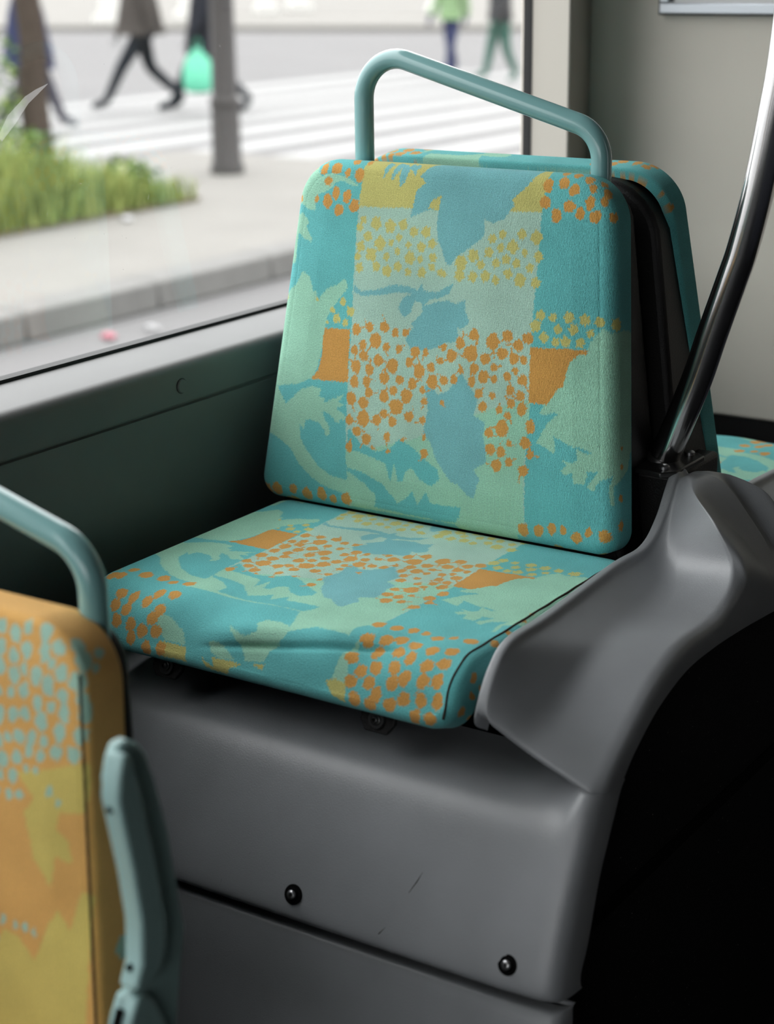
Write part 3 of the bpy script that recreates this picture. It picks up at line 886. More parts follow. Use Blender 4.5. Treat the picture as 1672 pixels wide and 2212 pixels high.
for mir in (False, True):
    m = MB().grid(ledge_rows(mir))
    o = m.build('side_ledge', M['grey_plastic'], base, sharp=60)
    tag(o, 'moulded grey ledge with a raised rim beside the seat cushion')
# hump between the backs, on the inner side
MB().box(0.02, 0.484, 0.092, 0.215, 0.86, 1.0305).build('centre_hump', M['black_plastic'], base, bevel=0.006, seg=3)
# front panel, sloping, with its side returning round the corner
I_ = [(-.240, .842), (-.285, .838), (-.314, .831), (-.338, .815), (-.357, .785), (-.380, .735), (-.400, .685), (-.399, .672), (-.388, .667)]
RF = [(-.320, .852), (-.328, .842), (-.337, .828), (-.348, .806), (-.361, .779), (-.381, .732), (-.398, .684), (-.396, .672), (-.386, .667)]
BF = [(-.272, .847), (-.281, .838), (-.292, .818), (-.305, .795), (-.321, .764), (-.340, .710), (-.353, .684), (-.353, .672), (-.350, .667)]
def panel_mesh(I, Rr, Bb, n=6):
    I, Rr, Bb = ([np.array(q) for q in catmull(c, n)] for c in (I, Rr, Bb))
    rows = []
    for i, r, b in zip(I, Rr, Bb):
        row = []
        for x in (-.046, .10, .25, .40, .48, .52, .55):
            row.append((x, i[0], i[1]))
        for x, t in ((.565, .35), (.577, .75), (.588, 1.0)):
            c = i + (r - i) * t
            row.append((x, c[0], c[1]))
        for x, t in ((.596, .06), (.602, .18), (.605, .40), (.607, .9), (.607, 1.0)):
            c = r + (b - r) * t
            row.append((x, c[0], c[1]))
        row.append((.567, b[0], b[1]))
        rows.append([tuple(float(q) for q in p) for p in row])
    return MB().grid(rows)
def mirror_y(m):
    m.v = [(p[0], 2 * YB - p[1], p[2]) for p in m.v]
    return m
panel_mesh(I_, RF, BF).build('front_panel', M['grey_plastic'], base, sharp=60)
mirror_y(panel_mesh(I_, RF, BF)).build('front_panel', M['grey_plastic'], base, sharp=60)
LI = [(-.378, .658), (-.390, .6575), (-.3955, .653), (-.401, .640), (-.411, .60), (-.430, .50), (-.455, .28)]
LR = [(-.376, .658), (-.388, .6575), (-.393, .653), (-.399, .640), (-.409, .60), (-.428, .50), (-.453, .28)]
LB = [(-.362, .658), (-.366, .6575), (-.368, .653), (-.368, .640), (-.370, .60), (-.372, .50), (-.374, .28)]
panel_mesh(LI, LR, LB, 4).build('lower_panel', M['grey_plastic'], base, sharp=60)
mirror_y(panel_mesh(LI, LR, LB, 4)).build('lower_panel', M['grey_plastic'], base, sharp=60)
MB().box(-.046, .56, -.372, 2 * YB + .372, .655, .672).build('joint_gap', M['hole'], base, smooth=False)
SP_ = [(-.345, FLOOR_Z), (-.345, .66), (-.312, .76), (-.285, .82), (-.24, .86), (-.18, .885), (-.10, .895), (YB, .885)]
SP_ += [(2 * YB - y, z) for y, z in SP_[-2::-1]]
MB().prism(SP_, lambda p: (.50, p[0], p[1]), lambda p: (.558, p[0], p[1])).build('side_panel', M['side_dark'], base, smooth=False)

def screw(parent, c, axis, s=1.0, name='panel_screw', washer=True):
    w = MB().lathe([(.0078 * s, -.002), (.0078 * s, .0005 * s), (.0074 * s, .0010 * s), (.0050 * s, .0011 * s), (.0048 * s, .0022 * s), (.0040 * s, .0026 * s)], c, axis, 28).build(
        name, M['hole'] if washer else M['dark_metal'], parent)
    ax = Vector(axis).normalized()
    MB().lathe([(.0036 * s, .0016 * s), (.0036 * s, .0032 * s), (.0030 * s, .0040 * s), (.0018 * s, .0043 * s), (.0016 * s, .0026 * s)], c, axis, 24).build('screw_head', M['bolt'] if washer else M['dark_metal'], w)
    return w
NP = (0, -.93, .37)
screw(base, (.312, -.3960, .6975), NP, 1.3)
screw(base, (.553, -.3945, .6965), NP, 1.3)
for x in (.110, .372):
    br = MB().prism([(-.020, .905), (.020, .905), (.020, .872), (.013, .862), (-.013, .862), (-.020, .872)],
                    lambda p: (x + p[0], -.324 - (.9 - p[1]) * .35, p[1]), lambda p: (x + p[0], -.318 - (.9 - p[1]) * .35, p[1])).build('seat_bracket', M['black_plastic'], base, bevel=.0015)
    screw(br, (x, -.3345, .875), (0, -.94, .34), 1.15, 'bracket_bolt', False)
# scuff marks on the front panel
def panel_y(z):
    return float(np.interp(z, [q[1] for q in I_[::-1]], [q[0] for q in I_[::-1]]))
for pts in ([(.4485, .751), (.4445, .742), (.4380, .730)], [(.4250, .700), (.4150, .688), (.4080, .676)], [(.2520, .7215), (.2500, .7165)], [(.2240, .690), (.2235, .684)]):
    m = MB()
    path = [(x, panel_y(z) - .0002, z) for x, z in pts]
    m.tube(path, [.0002] + [.0005] * (len(path) - 2) + [.0002], 5)
    m.build('scuff_mark', M['seam'], base)
rebase(base, (0.27, YB, FLOOR_Z))

# ------------------------------------------------------------------ seats
def shell(parent, pts_uv, front, back, name='back_shell'):
    m = MB()
    m.prism(pts_uv, front, back)
    return m.build(name, M['black_plastic'], parent, bevel=.008, seg=3)
def trapezoid(ins, v0, v1, rc=.04):
    a = lambda v: -.024 + .1075 * v + ins
    b = lambda v: .459 - .097 * v - ins
    pts = [(a(v0), v0), (b(v0), v0)]
    for k in range(7):
        t = math.pi / 2 * k / 6
        pts.append((b(v1) - rc + rc * math.cos(t), v1 - rc + rc * math.sin(t)))
    for k in range(7):
        t = math.pi / 2 * k / 6
        pts.append((a(v1) + rc - rc * math.sin(t), v1 - rc + rc * math.cos(t)))
    return pts
def back_bulge(U, V):
    x = (U - .2175) / .235
    y = (V - .20) / .20
    return .007 * (1 - np.clip(np.abs(x), 0, 1) ** 4) * (1 - np.clip(np.abs(y), 0, 1) ** 4)
def seat_bulge(U, V):
    s = SEAT_H - V                                  # distance from the back edge
    x = (U - .24) / .235
    w = -.004 * np.exp(-((s - .17) / .12) ** 2) * (1 - np.clip(np.abs(x), 0, 1) ** 2)
    # loose cloth: a fold hangs along the front edge
    win = np.clip((U - .16) / .06, 0, 1) * np.clip((.40 - U) / .04, 0, 1)
    sc = .385 - .20 * (U - .18)
    w += win * (.0050 * np.exp(-((s - sc + .016) / .013) ** 2) - .0050 * np.exp(-((s - sc) / .0035) ** 2))
    w += .0012 * np.sin(U * 60 + s * 40) * np.clip((s - .2) / .1, 0, 1)
    return w
def plain_handle(y, dz, x_off=0.0):
    p = rounded([(.0755 + x_off, y, 1.20 + dz), (.0755 + x_off, y, 1.481 + dz), (.3815 + x_off, y, 1.3955 + dz), (.3815 + x_off, y, 1.20 + dz)], [.046, .040], 14)
    return MB().tube(p, .0113, 24)
IDENT = lambda u, v: (u * 1000, v * 1000)

# teal seat facing the camera
seat = empty('bus_seat')
tag(seat, 'teal and orange patterned bus seat facing the camera, with a grey teal grab bar', 'seat')
cushion('backrest_cushion', seat, back_map(0, .955, REC, -1), -.024, .459, .0195, .4197, .405, .050, .026, .017, .042, .00115,
        PRINT, PALETTE, IDENT, back_bulge)
cushion('seat_cushion', seat, seat_map(0, .952, -1), .006, .470, .004, .468, SEAT_H, .022, .030, .012, .038, .00115,
        PRINT, PALETTE, lambda u, v: (u * 1000, 323 - (SEAT_H - v) * 1000), seat_bulge)
f = back_map(0, .955, REC, -1)
def F0(p):
    return tuple(float(q) for q in f(np.array(p[0]), np.array(p[1]), np.array(-.040)))
def F1(p):
    q = F0(p)
    return (q[0], .140 - .03 * p[1], q[2])
shell(seat, trapezoid(.010, -.03, .388), F0, F1)
plain_handle(.10, 0).build('grab_handle', M['teal_paint'], seat)
MB().box(.02, .455, -.325, .04, .885, .918).build('seat_pan', M['black_plastic'], seat, bevel=.006)
# sewn seam along the aisle edge of the cushion
g = seat_map(0, .952, -1)
ss = np.linspace(.012, SEAT_H - .035, 60)
pth = [tuple(float(c) for c in g(np.array(.4585 + .0004 * math.sin(i * .9)), np.array(s), np.array(-.0003))) for i, s in enumerate(ss)]
MB().tube(pth, .0013, 6).build('seam', M['seam'], seat)
rebase(seat, (.225, -.05, .89))

# teal seat behind it, facing away
rear = empty('bus_seat')
tag(rear, 'teal bus seat facing away, back to back behind the big teal seat', 'seat')
REC2 = .17
cushion('backrest_cushion', rear, back_map(.285, .955, REC2, 1), -.024, .459, .0195, .432, .408, .054, .026, .017, .042, .0018,
        PRINT, PALETTE, lambda u, v: (u * 1000, v * 1000 - 450), back_bulge)
cushion('seat_cushion', rear, seat_map(.25, .952, 1), .006, .476, .004, .470, SEAT_H, .022, .030, .012, .038, .0018,
        PRINT, PALETTE, lambda u, v: (u * 1000 + 20, 323 - (SEAT_H - v) * 1000 - 40), seat_bulge)
f2 = back_map(.285, .955, REC2, 1)
def G0(p):
    return tuple(float(q) for q in f2(np.array(p[0]), np.array(p[1]), np.array(-.017)))
def G1(p):
    q = G0(p)
    return (q[0], .1455 + .01 * p[1], q[2])
shell(rear, trapezoid(-.0015, -.03, .394, .075), G0, G1)
MB().box(.02, .455, .21, .57, .885, .918).build('seat_pan', M['black_plastic'], rear, bevel=.006)
rebase(rear, (.225, .33, .89))

# yellow seat of the lower row, nearer the camera
DY, DZ, YX = -.81, -.245, -.022
yel = empty('bus_seat')
tag(yel, 'orange and yellow patterned bus seat at the lower left, with mint leaf spots', 'seat')
cushion('backrest_cushion', yel, back_map(DY, .955 + DZ, REC, -1, YX), -.024, .459, .0195, .4197, .405, .050, .026, .008, .042, .0015,
        PRINT_ALT, PALETTE_ALT, lambda u, v: ((u + YX) * 1000, v * 1000), back_bulge)
cushion('seat_cushion', yel, seat_map(DY, .952 + DZ, -1), .006, .476, .004, .470, SEAT_H, .022, .030, .012, .038, .003,
        PRINT_ALT, PALETTE_ALT, lambda u, v: (u * 1000, 323 - (SEAT_H - v) * 1000), seat_bulge)
f3 = back_map(DY, .955 + DZ, REC, -1, YX)
def Y0(p):
    return tuple(float(q) for q in f3(np.array(p[0]), np.array(p[1]), np.array(-.040)))
def Y1(p):
    q = Y0(p)
    return (q[0], q[1] + .030 + .03 * (.4 - p[1]), q[2])
shell(yel, trapezoid(.011, -.03, .392), Y0, Y1)
plain_handle(.10 + DY, DZ, -.015).build('grab_handle', M['teal_paint'], yel)
pth = [tuple(float(c) for c in f3(np.array(.4545 - .097 * v), np.array(v), np.array(-.0012))) for v in np.linspace(.03, .37, 40)]
MB().tube(pth, .0013, 6).build('seam', M['seam'], yel)
MB().box(.02, .455, DY - .325, DY + .04, .885 + DZ, .918 + DZ).build('seat_pan', M['black_plastic'], yel, bevel=.006)
MB().prism([(.12, FLOOR_Z), (.33, FLOOR_Z), (.33, FLOOR_Z + .02), (.27, FLOOR_Z + .05), (.27, .64), (.18, .64), (.18, FLOOR_Z + .05), (.12, FLOOR_Z + .02)],
           lambda p: (p[0], DY - .25, p[1]), lambda p: (p[0], DY - .05, p[1])).build('pedestal', M['black_plastic'], yel, bevel=.006)
# folded-up armrest on the aisle side
A_OUT = [(-.842, 1.079), (-.847, 1.071), (-.852, 1.056), (-.849, 1.034), (-.843, 1.010), (-.836, .973), (-.832, .935), (-.835, .905), (-.846, .890), (-.855, .875), (-.862, .855), (-.866, .80), (-.862, .74), (-.845, .715),
         (-.822, .72), (-.808, .76), (-.803, .827), (-.799, .845), (-.792, .881), (-.785, .915), (-.789, .937), (-.797, .994), (-.803, 1.018), (-.809, 1.041), (-.816, 1.062), (-.824, 1.073), (-.833, 1.079)]
arm = MB().prism(A_OUT, lambda p: (.495, p[0], p[1]), lambda p: (.507, p[0], p[1])).build('armrest', M['arm_plastic'], yel, bevel=.0035, seg=3)
A_IN = [(-.848, 1.076), (-.853, 1.062), (-.856, 1.045), (-.852, 1.022), (-.845, .985), (-.840, .945), (-.842, .915), (-.850, .898), (-.835, .893), (-.822, .901), (-.815, .915), (-.814, .940), (-.822, .990), (-.832, 1.042), (-.838, 1.066), (-.842, 1.074)]
MB().prism(A_IN, lambda p: (.498, p[0], p[1]), lambda p: (.515, p[0], p[1])).build('grip_rib', M['arm_plastic'], arm, bevel=.003, seg=3)
m = MB().box(-.003, .003, -.002, .001, -.011, .011)
A_HUB = [(-.846, .890), (-.855, .875), (-.862, .855), (-.866, .80), (-.862, .74), (-.845, .715), (-.822, .72), (-.808, .76), (-.806, .80), (-.812, .84), (-.826, .876), (-.836, .888)]
MB().prism(A_HUB, lambda p: (.4925, p[0], p[1]), lambda p: (.513, p[0], p[1])).build('pivot_hub', M['arm_plastic'], arm, bevel=.003, seg=3)
o = m.build('slot', M['hole'], arm, smooth=False)
o.location = (.502, -.8575, .8715)
o.rotation_euler = (math.radians(-27), 0, 0)
for y, z in ((-.8545, 1.036), (-.8445, .911)):
    MB().lathe([(.0026, -.004), (.0026, .0012), (.0010, .0014)], (.505, y, z), (0, -1, .15), 16).build('screw_hole', M['hole'], arm)
MB().tube([(.47, DY - .03, .735), (.515, DY - .03, .735)], .016, 20).build('armrest_pivot', M['black_plastic'], yel)
rebase(yel, (.225, DY - .1, FLOOR_Z))

# ------------------------------------------------------------------ steel pole, poster frame, dark ledge
pole = empty('grab_pole')
tag(pole, 'bent polished steel grab pole rising beside the backrests', 'pole')
pp = catmull([(.440, .13, 1.005), (.456, .13, 1.045), (.471, .13, 1.084), (.490, .13, 1.136), (.506, .13, 1.188), (.525, .13, 1.247), (.535, .13, 1.280), (.550, .13, 1.346), (.562, .13, 1.417), (.570, .13, 1.475), (.576, .13, 1.56), (.578, .13, 1.70), (.578, .13, 2.45)], 6)
MB().tube(pp, .0170, 28).build('tube', M['chrome'], pole)
MB().prism([(.43, .085), (.474, .075), (.487, .09), (.487, .165), (.475, .175), (.43, .175)], lambda p: (p[0], p[1], 1.030), lambda p: (p[0], p[1], 1.0365)).build('base_plate', M['dark_metal'], pole, bevel=.0015)
MB().lathe([(.020, 0), (.020, .003), (.0185, .006)], (.451, .13, 1.0345), (.33, 0, .94), 24).build('weld_collar', M['dark_metal'], pole)
for y in (.094, .162):
    MB().lathe([(.006, 0), (.006, .003), (.004, .0045)], (.470, y, 1.0365), (0, 0, 1), 16).build('plate_bolt', M['bolt'], pole)
rebase(pole, (.456, .13, 1.03))

fr = empty('poster_frame')
tag(fr, 'silver poster frame hanging on the greige partition', 'frame')
x0, x1, z0, z1 = .034, .52, 1.487, 2.05
for a in ((x0, x1, z0, z0 + .0165), (x0, x1, z1 - .0165, z1), (x0, x0 + .0165, z0 + .0165, z1 - .0165), (x1 - .0165, x1, z0 + .0165, z1 - .0165)):
    MB().box(a[0], a[1], .980, .9985, a[2], a[3]).build('frame_bar', M['alu'], fr, bevel=.002)
MB().box(x0 - .003, x1 + .003, .986, .9990, z0 - .002, z1 + .002).build('backing', M['black_plastic'], fr, smooth=False)
MB().box(x0 + .016, x1 - .016, .9835, .9865, z0 + .016, z1 - .016).build('paper', M['paper'], fr, smooth=False)
MB().box(x0 + .0175, x0 + .024, .9825, .9836, z0 + .018, z0 + .06).build('print_block', M['black_plastic'], fr, smooth=False)
rebase(fr, (.277, .99, z0))

led = empty('heater_ledge')
tag(led, 'dark navy ledge along the foot of the partition', 'ledge')
MB().box(-.05, 1.1, .78, .997, FLOOR_Z, .815).build('housing', M['navy_plastic'], led, bevel=.008)
MB().box(-.05, 1.1, .770, .997, .815, .828).build('top_board', M['navy_plastic'], led, bevel=.004)
rebase(led, (.5, .9, FLOOR_Z))

# ------------------------------------------------------------------ street furniture, plants and people outside the window
lp = empty('street_post', (-7.70, 9.70, PAVE_Z))
tag(lp, 'dark brown grey lamp post on the pavement island', 'post')
MB().lathe([(.135, 0), (.135, .06), (.118, .10), (.112, .55), (.108, .57), (.100, .60), (.092, 1.6), (.085, 3.5), (.06, 7.0)], (0, 0, 0), (0, 0, 1), 28).build('shaft', M['pole_paint'], lp)
MB().lathe([(.118, 0), (.121, .02), (.121, .05), (.112, .07)], (0, 0, .52), (0, 0, 1), 28).build('collar', M['pole_paint'], lp)

def leaf_mat(name, cols):
    m = bpy.data.materials.new(name)
    m.use_nodes = True
    nt = m.node_tree
    b = nt.nodes['Principled BSDF']
    b.inputs['Roughness'].default_value = .7
    b.inputs['Specular IOR Level'].default_value = .2
    b.inputs['Subsurface Weight'].default_value = 0
    g = nt.nodes.new('ShaderNodeNewGeometry')
    r = nt.nodes.new('ShaderNodeValToRGB')
    r.color_ramp.elements[0].color = cols[0]
    r.color_ramp.elements[1].color = cols[-1]
    for i, c in enumerate(cols[1:-1]):
        e = r.color_ramp.elements.new((i + 1) / (len(cols) - 1))
        e.color = c
    nt.links.new(g.outputs['Random Per Island'], r.inputs[0])
    nt.links.new(r.outputs[0], b.inputs['Base Color'])
    return m
GRASS = leaf_mat('yellow_green_grass', [srgb(74, 94, 46), srgb(112, 126, 64), srgb(136, 142, 80), srgb(90, 112, 58)])
LEAF = leaf_mat('mid_green_leaf', [srgb(52, 76, 40), srgb(84, 108, 54), srgb(124, 138, 70)])

def blades(n, spot, seed, hmin, hmax):
    rng = random.Random(seed)
    m = MB()
    for i in range(n):
        x, y, s = spot(rng)
        h = rng.uniform(hmin, hmax) * s
        a = rng.uniform(0, 6.28)
        dx, dy = math.cos(a), math.sin(a)
        w = rng.uniform(.006, .014)
        l = rng.uniform(.1, .5) * h
        b = rng.uniform(0, 6.28)
        lx, ly = math.cos(b) * l, math.sin(b) * l
        m.add([(x - dx * w, y - dy * w, 0), (x + dx * w, y + dy * w, 0),
               (x + dx * w * .7 + lx * .35, y + dy * w * .7 + ly * .35, h * .6), (x - dx * w * .7 + lx * .35, y - dy * w * .7 + ly * .35, h * .6),
               (x + lx, y + ly, h)], [(0, 1, 2, 3), (3, 2, 4)])
    return m
def bed_spot(rng):
    while True:
        x = rng.uniform(-8.9, -6.80)
        y = rng.uniform(3.2, 8.2)
        if y < 8.2 - max(0, (-7.0 - x)) * .05:
            d = min(1, (8.3 - y) / 1.2) * min(1, (x + 9.0) / .3 + .3) * min(1, (-6.7 - x) / .35 + .35)
            return x, y, max(.35, d)
g = blades(15000, bed_spot, 11, .18, .56).build('bed_grass', GRASS, None, smooth=False, recalc=False)
g.location = (0, 0, PAVE_Z + .03)
tag(g, 'long yellow green grass filling the planted bed', 'grass', kind='stuff')

def leafy(n, c, r, seed, size):
    rng = random.Random(seed)
    m = MB()
    for i in range(n):
        while True:
            p = Vector((rng.uniform(-1, 1), rng.uniform(-1, 1), rng.uniform(-1, 1)))
            if .25 < p.length < 1:
                break
        p = Vector((c[0] + p.x * r[0], c[1] + p.y * r[1], c[2] + p.z * r[2]))
        a = Vector((rng.gauss(0, 1), rng.gauss(0, 1), rng.gauss(0, .7))).normalized()
        b = a.cross(Vector((rng.gauss(0, 1), rng.gauss(0, 1), rng.gauss(0, 1)))).normalized()
        s = size * rng.uniform(.6, 1.2)
        m.add([p, p + a * s * .5 + b * s * .3, p + a * s, p + a * s * .5 - b * s * .3], [(0, 1, 2, 3)])
    return m
# tree standing in the bed, its lower shoots in leaf
tr = empty('tree', (-8.46, 8.42, PAVE_Z))
tag(tr, 'slim brown tree trunk with low leafy shoots in the bed', 'tree')
rng = random.Random(4)
tp = [(rng.uniform(-.02, .02) + .015 * k * -1, rng.uniform(-.02, .02), .35 * k) for k in range(12)]
MB().tube(catmull(tp, 3), [.115 - .0016 * i for i in range(34)], 14).build('trunk', M['bark'], tr)
for k in range(5):
    a = rng.uniform(0, 6.28)
    z = 2.0 + .35 * k
    MB().tube([(0, 0, z), (math.cos(a) * .25, math.sin(a) * .25, z + .25), (math.cos(a) * .5, math.sin(a) * .5, z + .65)], [.022, .015, .006], 8).build('branch', M['bark'], tr)
fo = leafy(900, (0, 0, 3.2), (1.1, 1.1, .7), 8, .10)
fo.add(leafy(420, (-.22, -.30, .62), (.28, .35, .60), 9, .075).v, leafy(420, (-.22, -.30, .62), (.28, .35, .60), 9, .075).f)
o = fo.build('foliage', LEAF, tr, smooth=False, recalc=False)
o['kind'] = 'stuff'
for i, (c, r, n) in enumerate((((-7.65, 7.15), (.42, .5, .30), 900), ((-8.2, 6.3), (.5, .6, .42), 1100), ((-7.25, 8.0), (.22, .22, .16), 300))):
    sh = empty('low_shrub', (c[0], c[1], PAVE_Z))
    tag(sh, ['low leafy shrub in the middle of the grassy bed', 'taller leafy shrub at the left edge of the grassy bed',
             'smallest leafy shrub at the right tip of the grassy bed'][i], 'shrub', 'shrubs in the planted bed')
    o = leafy(n, (0, 0, r[2]), r, 20 + i, .07).build('foliage', LEAF, sh, smooth=False, recalc=False)
    o['kind'] = 'stuff'
    mm = MB()
    for k in range(4):
        a = k * 1.6
        mm.tube([(0, 0, 0), (math.cos(a) * r[0] * .3, math.sin(a) * r[1] * .3, r[2] * .7), (math.cos(a) * r[0] * .6, math.sin(a) * r[1] * .6, r[2] * 1.3)], [.012, .008, .004], 6)
    mm.build('stem', M['bark'], sh)

# white concrete blocks on the far kerb
rng = random.Random(2)
for i, (x, y, sx, h) in enumerate(((-31.0, 34.6, .85, .9), (-30.8, 37.6, .85, .9), (-32.3, 43.0, .7, .95), (-32.5, 45.0, .8, 1.0), (-26.9, 44.2, .8, 1.0))):
    b = empty('concrete_block', (x, y, ROAD_Z + .14), .7)
    tag(b, 'white concrete block on the far pavement, ' + ['leftmost of the row', 'second from the left', 'middle one of the row', 'second from the right', 'rightmost of the row'][i], 'block', 'concrete blocks along the far pavement')
    MB().prism([(-sx * .5, 0), (sx * .5, 0), (sx * .5, .18), (sx * .3, .32), (sx * .24, h), (-sx * .24, h), (-sx * .3, .32), (-sx * .5, .18)],
               lambda p: (p[0], -.3, p[1]), lambda p: (p[0], .3, p[1])).build('block', M['concrete'], b, bevel=.03)

def cloth_mat(name, c, rough=.9):
    return material(name, c, rough, spec=.15, mottle=.08, mscale=15)
SKIN = material('skin', srgb(150, 112, 92), .6, spec=.3)
SHOE = material('black_shoe_leather', srgb(26, 26, 28), .5)

def person(loc, heading, label, trouser, coat, hair, stride, hem=.78, shoe=None, coat_w=1.0, scale=1.0, arm_swing=.18):
    """a walking figure; stride > 0 steps with the left leg forward; built facing +x"""
    root = empty('person', (loc[0], loc[1], ROAD_Z + .004), heading)
    tag(root, label, 'person', 'people crossing the street')
    s = abs(stride)
    L = 1 if stride > 0 else -1
    hipz = .90 - .05 * s
    V, E, RAD = [], [], []
    def v(p, r, par=None):
        V.append((p[0] * scale, p[1] * scale, p[2] * scale))
        g_ = scale * (1.0 if p[2] > 1.45 else 1.28)
        RAD.append((r[0] * g_, r[1] * g_) if isinstance(r, tuple) else (r * g_, r * g_))
        if par is not None:
            E.append((par, len(V) - 1))
        return len(V) - 1
    pel = v((0, 0, hipz + .04), (.13, .12))
    sp = v((.01, 0, 1.14), (.13, .11), pel)
    ch = v((.01, 0, 1.33), (.15, .12), sp)
    nk = v((.01, 0, 1.47), .055, ch)
    hd = v((.03, 0, 1.56), (.085, .095), nk)
    ht = v((.03, 0, 1.66), (.075, .085), hd)
    v((.13, 0, 1.575), .014, hd)                                   # nose
    for sd in (-1, 1):
        fwd = sd == L
        h = v((0, sd * .09, hipz), .085, pel)
        if fwd:
            k = v((.22 * s, sd * .09, .50), .060, h)
            a = v((.40 * s, sd * .09, .12), .040, k)
            t = v((.40 * s + .17, sd * .10, .075), .032, a)
        else:
            k = v((-.08 * s, sd * .09, .47), .060, h)
            a = v((-.42 * s, sd * .09, .05 + .10 * s), .040, k)
            t = v((-.42 * s + .14, sd * .10, .035), .032, a)
        sh = v((0, sd * .18, 1.38), .060, ch)
        sw = -arm_swing if fwd else arm_swing
        e = v((sw * .5, sd * .23, 1.10), .043, sh)
        w = v((sw + .06, sd * .22, .86), .028, e)
        v((sw + .09, sd * .22, .79), (.018, .034), w)
    me = bpy.data.meshes.new('body')
    me.from_pydata(V, E, [])
    ob = bpy.data.objects.new('body', me)
    link(ob)
    sk = ob.modifiers.new('skin', 'SKIN')
    sk.use_smooth_shade = True
    for i, sv in enumerate(me.skin_vertices[0].data):
        sv.radius = RAD[i]
        sv.use_root = i == pel
    sb = ob.modifiers.new('sub', 'SUBSURF')
    sb.levels = 1
    sb.render_levels = 1
    dg = bpy.context.evaluated_depsgraph_get()
    bm_ = bpy.data.meshes.new_from_object(ob.evaluated_get(dg))
    bpy.data.objects.remove(ob, do_unlink=True)
    bm = bmesh.new()
    bm.from_mesh(bm_)
    # fingers: four and a thumb on each hand, rooted in the palm
    for sd in (-1, 1):
        sw = -arm_swing if sd == L else arm_swing
        for q in range(5):
            th = q == 4
            y = sd * .22 + (-.024 + .016 * q if not th else sd * -.03)
            x0 = (sw + .09 + (.02 if th else 0))
            ln = [.055, .068, .064, .050, .045][q]
            ring = []
            for z, rr, dx in ((.785, .010, 0), (.785 - ln * .5, .009, .012 + .02 * th), (.785 - ln, .007, .010 + .03 * th)):
                ring.append([bm.verts.new(((x0 + dx + math.cos(a) * rr) * scale, (y + math.sin(a) * rr) * scale, z * scale)) for a in [k * math.pi / 3 for k in range(6)]])
            for i in range(2):
                for k in range(6):
                    bm.faces.new((ring[i][k], ring[i][(k + 1) % 6], ring[i + 1][(k + 1) % 6], ring[i + 1][k]))
            bm.faces.new(ring[2])
    bmesh.ops.recalc_face_normals(bm, faces=bm.faces)
    for f in bm.faces:
        c = f.calc_center_median() / scale
        if c.z > 1.44 or (c.z < .90 and abs(c.y) > .185): f.material_index = 2
        elif c.z < .11: f.material_index = 1
        else: f.material_index = 0
        f.smooth = True
    bm.to_mesh(bm_)
    bm.free()
    bm_.materials.clear()
    for mt in (trouser, shoe or SHOE, SKIN):
        bm_.materials.append(mt)
    body = bpy.data.objects.new('body', bm_)
    link(body, root)
    # coat with sleeves
    m = MB()
    rows = []
    n = 20
    for z, rx, ry in ((1.45, .07, .09), (1.42, .11, .17), (1.36, .135, .205), (1.22, .145, .205), (1.08, .145, .20), (.95, .16, .215), (.86, .175, .225), (hem, .185, .235)):
        rows.append([((.01 + rx * (1 + (coat_w - 1) * min(1, (1.45 - z) / .35)) * math.cos(2 * math.pi * k / n)) * scale, ry * math.sin(2 * math.pi * k / n) * scale, z * scale) for k in range(n)])
    m.grid(rows, close=True)
    for sd in (-1, 1):
        sw = -arm_swing if sd == L else arm_swing
        m.tube([(0, sd * .17 * scale, 1.40 * scale), (sw * .5 * scale, sd * .235 * scale, 1.10 * scale), ((sw + .055) * scale, sd * .225 * scale, .875 * scale)], [.085 * scale, .065 * scale, .050 * scale], 12, cap=False)
    m.build('coat', coat, root)
    # hair as a cap over the head
    m = MB()
    rows = []
    for i in range(6):
        t = math.pi / 2 * i / 5
        rr = math.cos(t)
        rows.append([((.015 + .098 * rr * math.cos(2 * math.pi * k / 16)) * scale, .088 * rr * math.sin(2 * math.pi * k / 16) * scale, (1.60 + .125 * math.sin(t)) * scale) for k in range(16)])
    m.grid(rows, close=True)
    m.build('hair', hair, root)
    return root
HAIR = material('dark_hair', srgb(46, 38, 34), .8)
T_NAVY = cloth_mat('navy_trouser_cloth', srgb(24, 28, 34))
T_BLUE = cloth_mat('indigo_denim', srgb(40, 46, 76))
T_GREEN = cloth_mat('dark_green_trouser_cloth', srgb(36, 76, 66))
T_GREY = cloth_mat('grey_violet_trouser_cloth', srgb(56, 55, 63))
C_BROWN = cloth_mat('brown_grey_coat_wool', srgb(60, 56, 53))
C_BLACK = cloth_mat('blue_black_coat_wool', srgb(20, 22, 30))
C_LIME = cloth_mat('light_green_shirt_cloth', srgb(112, 136, 100))
C_BLUE = cloth_mat('dark_blue_jacket_cloth', srgb(40, 45, 70))
C_DARK = cloth_mat('dark_grey_top_cloth', srgb(40, 41, 44))
LEFT = math.atan2(-.65, -.76)         # walking towards the left of the view
RIGHTW = LEFT + math.pi
person((-13.35, 15.30), LEFT, 'person in a brown grey coat and dark trousers striding left on the crossing', T_NAVY, C_BROWN, HAIR, 1.05, hem=.84, scale=1.08, coat_w=1.6)
person((-12.44, 15.44), LEFT + .15, 'person in a long blue black coat behind the lamp post, holding a mint bag', T_NAVY, C_BLACK, HAIR, -1.05, hem=.66, scale=1.05, coat_w=1.4,
       shoe=material('pale_sneaker', srgb(110, 108, 118), .6))
person((-12.78, 12.78), RIGHTW - .2, 'person in a dark blue jacket half hidden behind the tree trunk', T_GREY, C_BLUE, HAIR, .8, hem=.66, scale=1.0, coat_w=1.5)
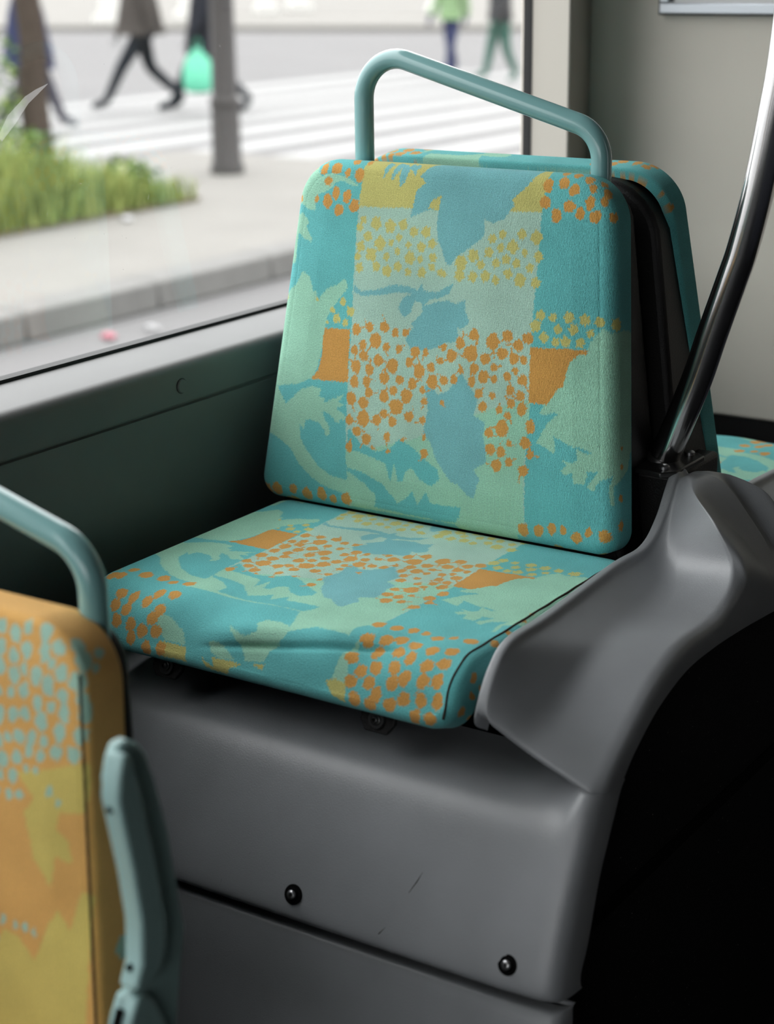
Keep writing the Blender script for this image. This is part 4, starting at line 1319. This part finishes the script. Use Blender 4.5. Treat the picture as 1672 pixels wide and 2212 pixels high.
person((-13.65, 22.95), LEFT + .5, 'person in a light green shirt and indigo trousers far across the street', T_BLUE, C_LIME, HAIR, .35, hem=.82)
person((-12.02, 21.62), LEFT + .3, 'person in dark green trousers and a dark grey top far across the street', T_GREEN, C_DARK, HAIR, -.5, hem=.88)

# mint carrier bag carried by the person behind the post
rows = []
for z, rx, ry in ((0, .03, .09), (.02, .06, .16), (.12, .085, .19), (.26, .075, .185), (.38, .05, .15), (.46, .025, .10), (.52, .015, .04)):
    rows.append([(rx * math.cos(2 * math.pi * k / 18) * (1 + .12 * math.sin(3 * k)), ry * math.sin(2 * math.pi * k / 18), z) for k in range(18)])
bagr = empty('carrier_bag', (-12.40, 15.18, ROAD_Z + .26), LEFT + 1.57)
tag(bagr, 'bright mint green plastic carrier bag held above the crossing', 'bag')
mb = MB().grid(rows, close=True)
mb.f.append(tuple(range(18)))
mb.build('pouch', material('mint_plastic', srgb(84, 170, 140), .5), bagr, sub=1)
MB().tube([(0, -.03, .50), (0, -.035, .58), (0, 0, .63), (0, .035, .58), (0, .03, .50)], .008, 8).build('handle_loop', material('mint_plastic_loop', srgb(84, 170, 140), .5), bagr)

# litter at the kerb
rng = random.Random(9)
for x, y, c, lab, z in ((-4.66, 4.86, srgb(150, 92, 102), 'crumpled pink wrapper lying on the road by the kerb', ROAD_Z),
                        (-4.60, 5.12, srgb(140, 140, 140), 'crumpled white paper lying on the road beside the pink wrapper', ROAD_Z),
                        (-6.62, 7.25, srgb(150, 150, 150), 'white scrap of paper lying at the edge of the grassy bed', PAVE_Z)):
    rows = []
    for i in range(5):
        t = -math.pi / 2 + math.pi * i / 4
        rows.append([(.05 * math.cos(t) * math.cos(k * .785) * rng.uniform(.6, 1.3), .035 * math.cos(t) * math.sin(k * .785) * rng.uniform(.6, 1.3), .02 + .02 * math.sin(t)) for k in range(8)])
    o = MB().grid(rows, close=True).build('litter', material('litter_paper', c, .8), None, smooth=False)
    o.location = (x, y, z)
    tag(o, lab, 'litter')
